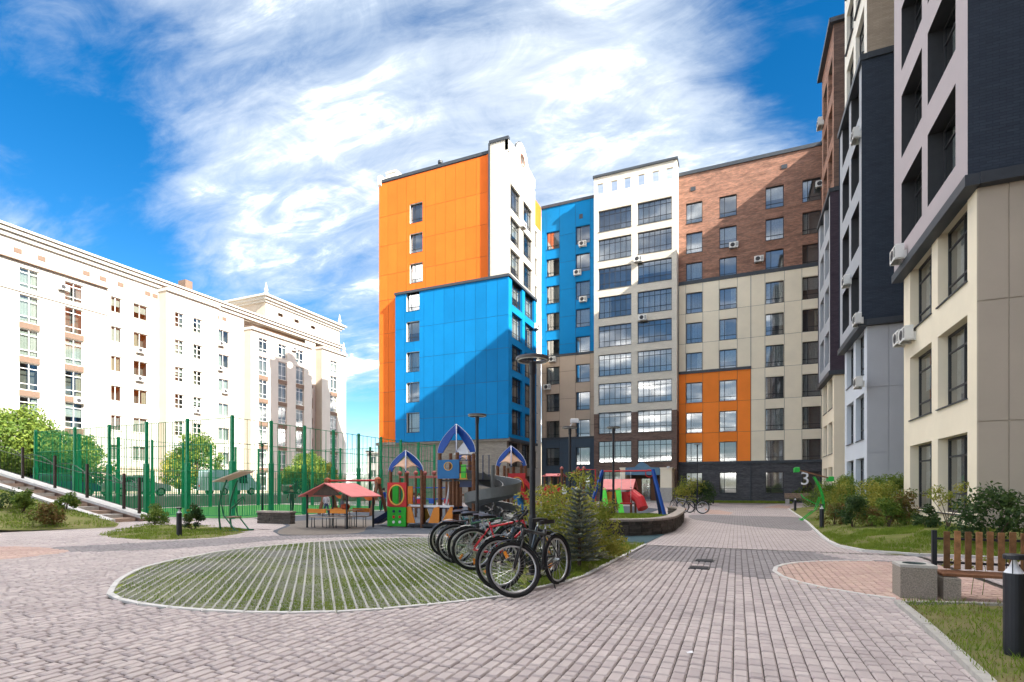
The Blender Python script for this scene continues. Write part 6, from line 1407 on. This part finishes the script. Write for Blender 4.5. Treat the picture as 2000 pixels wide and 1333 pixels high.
for k in range(5): a = k * 1.3; MB().tube([(0, 0, 0), (.1 * math.cos(a), .1 * math.sin(a), .35), (.42 * math.cos(a), .42 * math.sin(a), .7 + .1 * k)], [.013, .009, .004], 5).build('stem', BARK, o); cl.append((.36 * math.cos(a), .36 * math.sin(a), .68 + .09 * k, .17)); cl.append((.22 * math.cos(a + .6), .22 * math.sin(a + .6), .55 + .1 * k, .13))
leaves(mb, cl, 520, .036); mb.build('crown', list(LV['yel']), o)
bush('corner_shrub', 'dark green leafy shrub at the foot of the taupe end wall', Vector((5.0, 14.3, z_r(5.0, 14.3))), 1.5, 1.15, 1900, .05, 'dark', 16)
for k, (px, py) in enumerate(((1880, 1124), (1903, 1126), (1935, 1122), (1963, 1112), (1992, 1108))):
    pass
o = thing('trailing_plant', 'pale leafy weed growing up through the slats of the near bench', 'plant', (BE.location.x - .35, BE.location.y + .15, 0)); mb = MB(); cl = [(-.28, .02, .40, .07), (-.2, 0, .42, .06), (.12, .02, .44, .08), (.35, .03, .5, .1), (.5, .02, .52, .09), (.0, .0, .37, .05)]
leaves(mb, cl, 150, .026); mb.build('foliage', list(LV['yel']), o)
for c in cl: MB().tube([(c[0], c[1] + .12, 0), (c[0], c[1], c[2])], [.004, .002], 4).build('stem', LV['mid'][0], o)
# far end planting
for (px, py, w, h, kd, lb) in ((1347, 987, 3.0, 2.2, 'yel', 'round yellow green shrub beside the far lamp post'), (1375, 987, 2.4, 1.8, 'dark', 'dark shrub right of the round yellow green shrub'), (1503, 979, 3.2, 1.7, 'mid', 'spreading shrub under the ground floor window by the number three'), (1470, 979, 1.6, 2.3, 'mid', 'thin upright shrub against the dark grey base wall'),
                               (1432, 979, 1.2, 1.0, 'dark', 'small shrub in the far lawn strip'), (1560, 982, 3.2, 2.6, 'mid', 'tall shrub right of the white number three')):
    bush('far_shrub', lb, G(px, py), w, h, 1500, .09, kd, 16, group='shrubs at the far end of the path')
FL = [tuple(G(*p)[:2]) for p in ((1396, 978), (1530, 978), (1535, 981.5), (1398, 981.5))]; z_f = lambda x, y: .06
FL = [(-4.9, 53.4), (4.6, 53.4), (4.6, 57.4), (-4.9, 57.4)]
mound('far_lawn', dense(FL, 3), lambda x, y: .05, M['lawn'], 4); tag(blades('far_lawn_grass', scatter(FL, 5000, lambda x, y: .05), .06, .2, M['grass'], wid=.03), 'strip of grass along the dark base of the far wing', 'grass', kind='stuff')
# left side
p = G(303, 1026); bush('island_shrub', 'leafy shrub at the upper end of the left grass island', p, .95, .85, 1500, .04, 'mid', 14)
p = G(378, 1038); bush('island_shrub', 'narrow upright shrub with yellow edge beside the dark bollard on the island', p, .55, .85, 1300, .035, 'dark', 12); p = G(368, 1034); bush('island_shrub', 'small yellow plant just left of the narrow upright shrub', p, .35, .7, 450, .03, 'yel', 8)
def on_slope(px, py):
    a, b = dirs(px); d = 8.0
    while d < 40 and z_ll(d * a, d * b) < EYE - d * (py - HOR) / FPX: d += .05
    return Vector((d * a, d * b, z_ll(d * a, d * b)))
for (px, py, zg, w, h, kd, lb) in ((105, 1026, .25, 1.3, .75, 'rust', 'brownish low shrub in the middle of the left slope'), (45, 1002, .55, .9, .9, 'mid', 'rounded green shrub high on the left slope'), (130, 995, .6, .9, .6, 'mid', 'green shrub beside the stairs on the left slope'), (10, 995, .9, 1.4, .6, 'dark', 'dark shrub at the left edge of the picture on the slope')):
    p = on_slope(px, py); bush('slope_shrub', lb, p, w, h, 1100, .05, kd, 12, group='shrubs on the left slope')
for (px, X, h, cw, kd, lb) in ((-25, -41.5, 5.4, 5.0, 'mid', 'sunlit pale green tree at the very left edge behind the railing'), (40, -42.5, 5.6, 5.2, 'mid', 'sunlit leafy tree left of the first white windows'), (105, -41, 4.2, 4.2, 'mid', 'lower sunlit tree behind the blue car'), (165, -42, 4.2, 3.2, 'mid', 'small tree at the left end of the court fence'),
                           (385, -45, 5.4, 4.4, 'mid', 'leafy tree seen through the mesh near the fence corner'), (350, -46, 3.8, 3.0, 'yel', 'low yellow green tree behind the court'), (605, -43, 4.4, 4.4, 'mid', 'dense green tree behind the court in front of the white tower'), (640, -46, 3.6, 3.0, 'yel', 'small bright tree right of the dense green tree'), (575, -41, 2.8, 3.4, 'mid', 'low bushy tree at the back of the court')):
    y = PX(px, 900, X)[0]; tree('court_tree', lb, (X, y, .8), h, cw, h * .8, int(1400 + 260 * cw * cw), .11, kd, 30, .1, 'trees behind the sports court')

# ================================================================== people
def person(label, p, h, rz, shirt, trousers, hair=(.03, .02, .015), stride=.16, arm=.25, bend=0.0):
    o = thing('person', label, 'person', p, rz); k = h / 1.75; V, E_, RD = [], [], []
    def a(x, y, z, r): V.append((x * k, y * k, z * k)); RD.append((r * k, r * k)); return len(V) - 1
    pel = a(0, 0, .93, .13); wa = a(0, bend * .3, 1.08, .115); ch_ = a(0, bend, 1.32, .135); nk = a(0, bend * 1.2, 1.47, .055); hd = a(0, bend * 1.35, 1.58, .078); tp = a(0, bend * 1.4, 1.68, .07)
    E_ += [(pel, wa), (wa, ch_), (ch_, nk), (nk, hd), (hd, tp)]
    for s_ in (-1, 1):
        hp = a(.10 * s_, 0, .86, .09); kn = a(.11 * s_, stride * s_ * .6, .48, .06); an = a(.11 * s_, stride * s_, .09, .042); toe = a(.12 * s_, stride * s_ + .15, .04, .035); E_ += [(pel, hp), (hp, kn), (kn, an), (an, toe)]
        sh = a(.19 * s_, bend, 1.40, .058); el = a(.25 * s_, bend - arm * .2 * s_ + .03, 1.12, .042); wr = a(.24 * s_, bend + arm * .5 - arm * .3 * s_ + .05, .90, .03); fg = a(.235 * s_, bend + arm * .55 - arm * .3 * s_ + .07, .80, .02); th = a(.20 * s_, bend + arm * .5 - arm * .3 * s_ + .1, .86, .012); E_ += [(ch_, sh), (sh, el), (el, wr), (wr, fg), (wr, th)]
    me = bpy.data.meshes.new('body'); me.from_pydata(V, E_, []); b = link('body', me, o); m1 = b.modifiers.new('skin', 'SKIN'); b.modifiers.new('sub', 'SUBSURF').levels = 1
    for i, r_ in enumerate(RD): me.skin_vertices[0].data[i].radius = r_
    me.skin_vertices[0].data[0].use_root = True
    dg = bpy.context.evaluated_depsgraph_get(); dg.update(); nm_ = bpy.data.meshes.new_from_object(b.evaluated_get(dg)); b.modifiers.clear(); b.data = nm_
    for m in (trousers, shirt, mat('skin', (.5, .3, .21), .6), mat('shoes', (.03, .03, .035), .6)): nm_.materials.append(m)
    for f in nm_.polygons:
        z = f.center.z / k; x = abs(f.center.x) / k; f.use_smooth = True
        f.material_index = 3 if z < .1 else (2 if z > 1.46 or (x > .19 and z < .95) else (1 if z > .95 else 0))
    q = MB(); q.lathe([(.088, 1.57), (.10, 1.64), (.085, 1.73), (.04, 1.77), (.001, 1.775)], 12, (0, bend * 1.35 / 1 - .012, 0)); q.v = [(x * k, y * k, z * k) for (x, y, z) in q.v]; q.build('hair', mat('hair%d' % int(hair[0] * 1000), hair, .7), o)
    return o
cl_ = lambda n, c: mat('cloth_' + n, c, .85, .15, 10)
person('person in dark clothes walking inside the green court', G(570, 1000, .01), 1.45, R(60), cl_('black', (.03, .035, .03)), cl_('navy', (.025, .03, .045)), stride=.22)
person('child in pale top standing behind the picnic shelter', G(637, 1009), 1.15, R(20), cl_('pale', (.55, .5, .52)), cl_('jeans', (.06, .09, .16)))
person('person in olive jacket bending beside the picnic shelter', G(668, 1010), 1.4, R(-30), cl_('olive', (.09, .08, .05)), cl_('grey', (.12, .12, .13)), bend=.12)
person('child in white shirt behind the play bridge', G(818, 1002), 1.1, R(0), cl_('white', (.65, .65, .66)), cl_('jeans', (.06, .09, .16)), hair=(.12, .06, .03))
person('child in purple top left of the child in white behind the play bridge', G(808, 1003), 1.12, R(30), cl_('purple', (.2, .08, .24)), cl_('grey', (.12, .12, .13)))
person('person in blue jacket standing beyond the red ring panel', G(749, 1000), 1.4, R(180), cl_('blue', (.02, .05, .25)), cl_('navy', (.025, .03, .045)))

# ================================================================== parked cars
def car(label, X, px, rz, color, van=False):
    y = PX(px, 900, X)[0]; o = thing('parked_car', label, 'car', (X, y, .8), rz, 'cars parked beyond the court'); l, w, h = (4.4, 1.78, 1.48) if not van else (4.9, 1.95, 2.15)
    pr = [(-2.2, .35), (-2.18, .8), (-2.0, .95), (-1.55, 1.02), (-1.05, h), (.35, h), (1.05, 1.0), (1.9, .88), (2.15, .7), (2.2, .35)] if not van else [(-2.4, .4), (-2.4, 1.95), (-2.2, h), (1.1, h), (1.75, 1.25), (2.3, 1.1), (2.42, .8), (2.42, .4)]
    mb = MB(); n = len(pr); sec = [(1, .42), (1, .5)]; rows = []
    def wd(z): return w / 2 * (1 if z < 1.0 else 1 - .16 * (z - 1.0) / (h - 1.0 + 1e-6))
    mb.idx([(x, -wd(z), z) for (x, z) in pr] + [(x, wd(z), z) for (x, z) in pr], [tuple(range(n)), tuple(reversed(range(n, 2 * n)))] + [(i, n + i, n + (i + 1) % n, (i + 1) % n) for i in range(n)]); body = mb.build('body', color, o)
    gl = mat('car_glass', (.02, .025, .03), .08, .05, spec=.6)
    for s_ in (-1, 1):
        for (a, b) in (((-1.35, -.45), (-.38, .68)) if not van else ((.1, 1.0),)):
            z0, z1 = 1.03, h - .1; m0 = max(a, -1.0) if not van else a; m1 = min(b, .36) if not van else b - .1
            MB().face([(a, s_ * (wd(z0) + .006), z0), (b, s_ * (wd(z0) + .006), z0), (m1, s_ * (wd(z1) + .006), z1), (m0, s_ * (wd(z1) + .006), z1)]).build('side_window', gl, o)
    xa, xb, za, zb = (.42, 1.0, h - .05, 1.05) if not van else (1.14, 1.7, h - .06, 1.35)
    MB().face([(xa + .03, -wd(za) * .92, za + .01), (xa + .03, wd(za) * .92, za + .01), (xb + .03, wd(zb) * .92, zb + .01), (xb + .03, -wd(zb) * .92, zb + .01)]).build('windscreen', gl, o)
    for x in (-1.35, 1.38):
        for s_ in (-1, 1):
            wl = MB().tube([(x, s_ * (w / 2 - .2), .32), (x, s_ * (w / 2 + .01), .32)], .32, 18).build('wheel', TYRE, o); MB().tube([(x, s_ * (w / 2), .32), (x, s_ * (w / 2 + .02), .32)], .2, 14).build('rim', M['steel'], wl)
    for s_ in (-1, 1): xe = pr[-2][0] + .005; MB().box(xe - .1, xe + .03, s_ * .62 - .16, s_ * .62 + .16, .68, .8).build('headlight', M['silver'], o); MB().box(pr[0][0] - .02, pr[0][0] + .06, s_ * .68 - .12, s_ * .68 + .12, .72, .86).build('tail_light', M['red'], o)
cp = lambda n, c: mat('car_paint_' + n, c, .25, .05, 3, coat=.6)
car('dark blue car parked behind the railing at far left', -40.2, 108, R(90), cp('blue', (.03, .05, .13))); car('pale teal van parked behind the court fence', -41, 450, R(90), cp('teal', (.25, .38, .4)), True)
car('dark car parked behind the middle of the court', -40.5, 590, R(90), cp('dark', (.03, .035, .045))); car('grey car parked behind the court left of the fence corner', -40.5, 262, R(90), cp('grey', (.3, .31, .33)))

sp_ = G(1347, 1276); scr = thing('paper_scrap', 'small white paper scrap lying on the pavers', 'litter', (sp_.x, sp_.y, .004), .6); MB().idx([(-.03, -.015, 0), (.02, -.02, .004), (.03, .012, .012), (-.01, .02, .002), (-.03, .008, .01)], [(0, 1, 3), (1, 2, 3), (0, 3, 4)]).build('paper', M['silver'], scr)
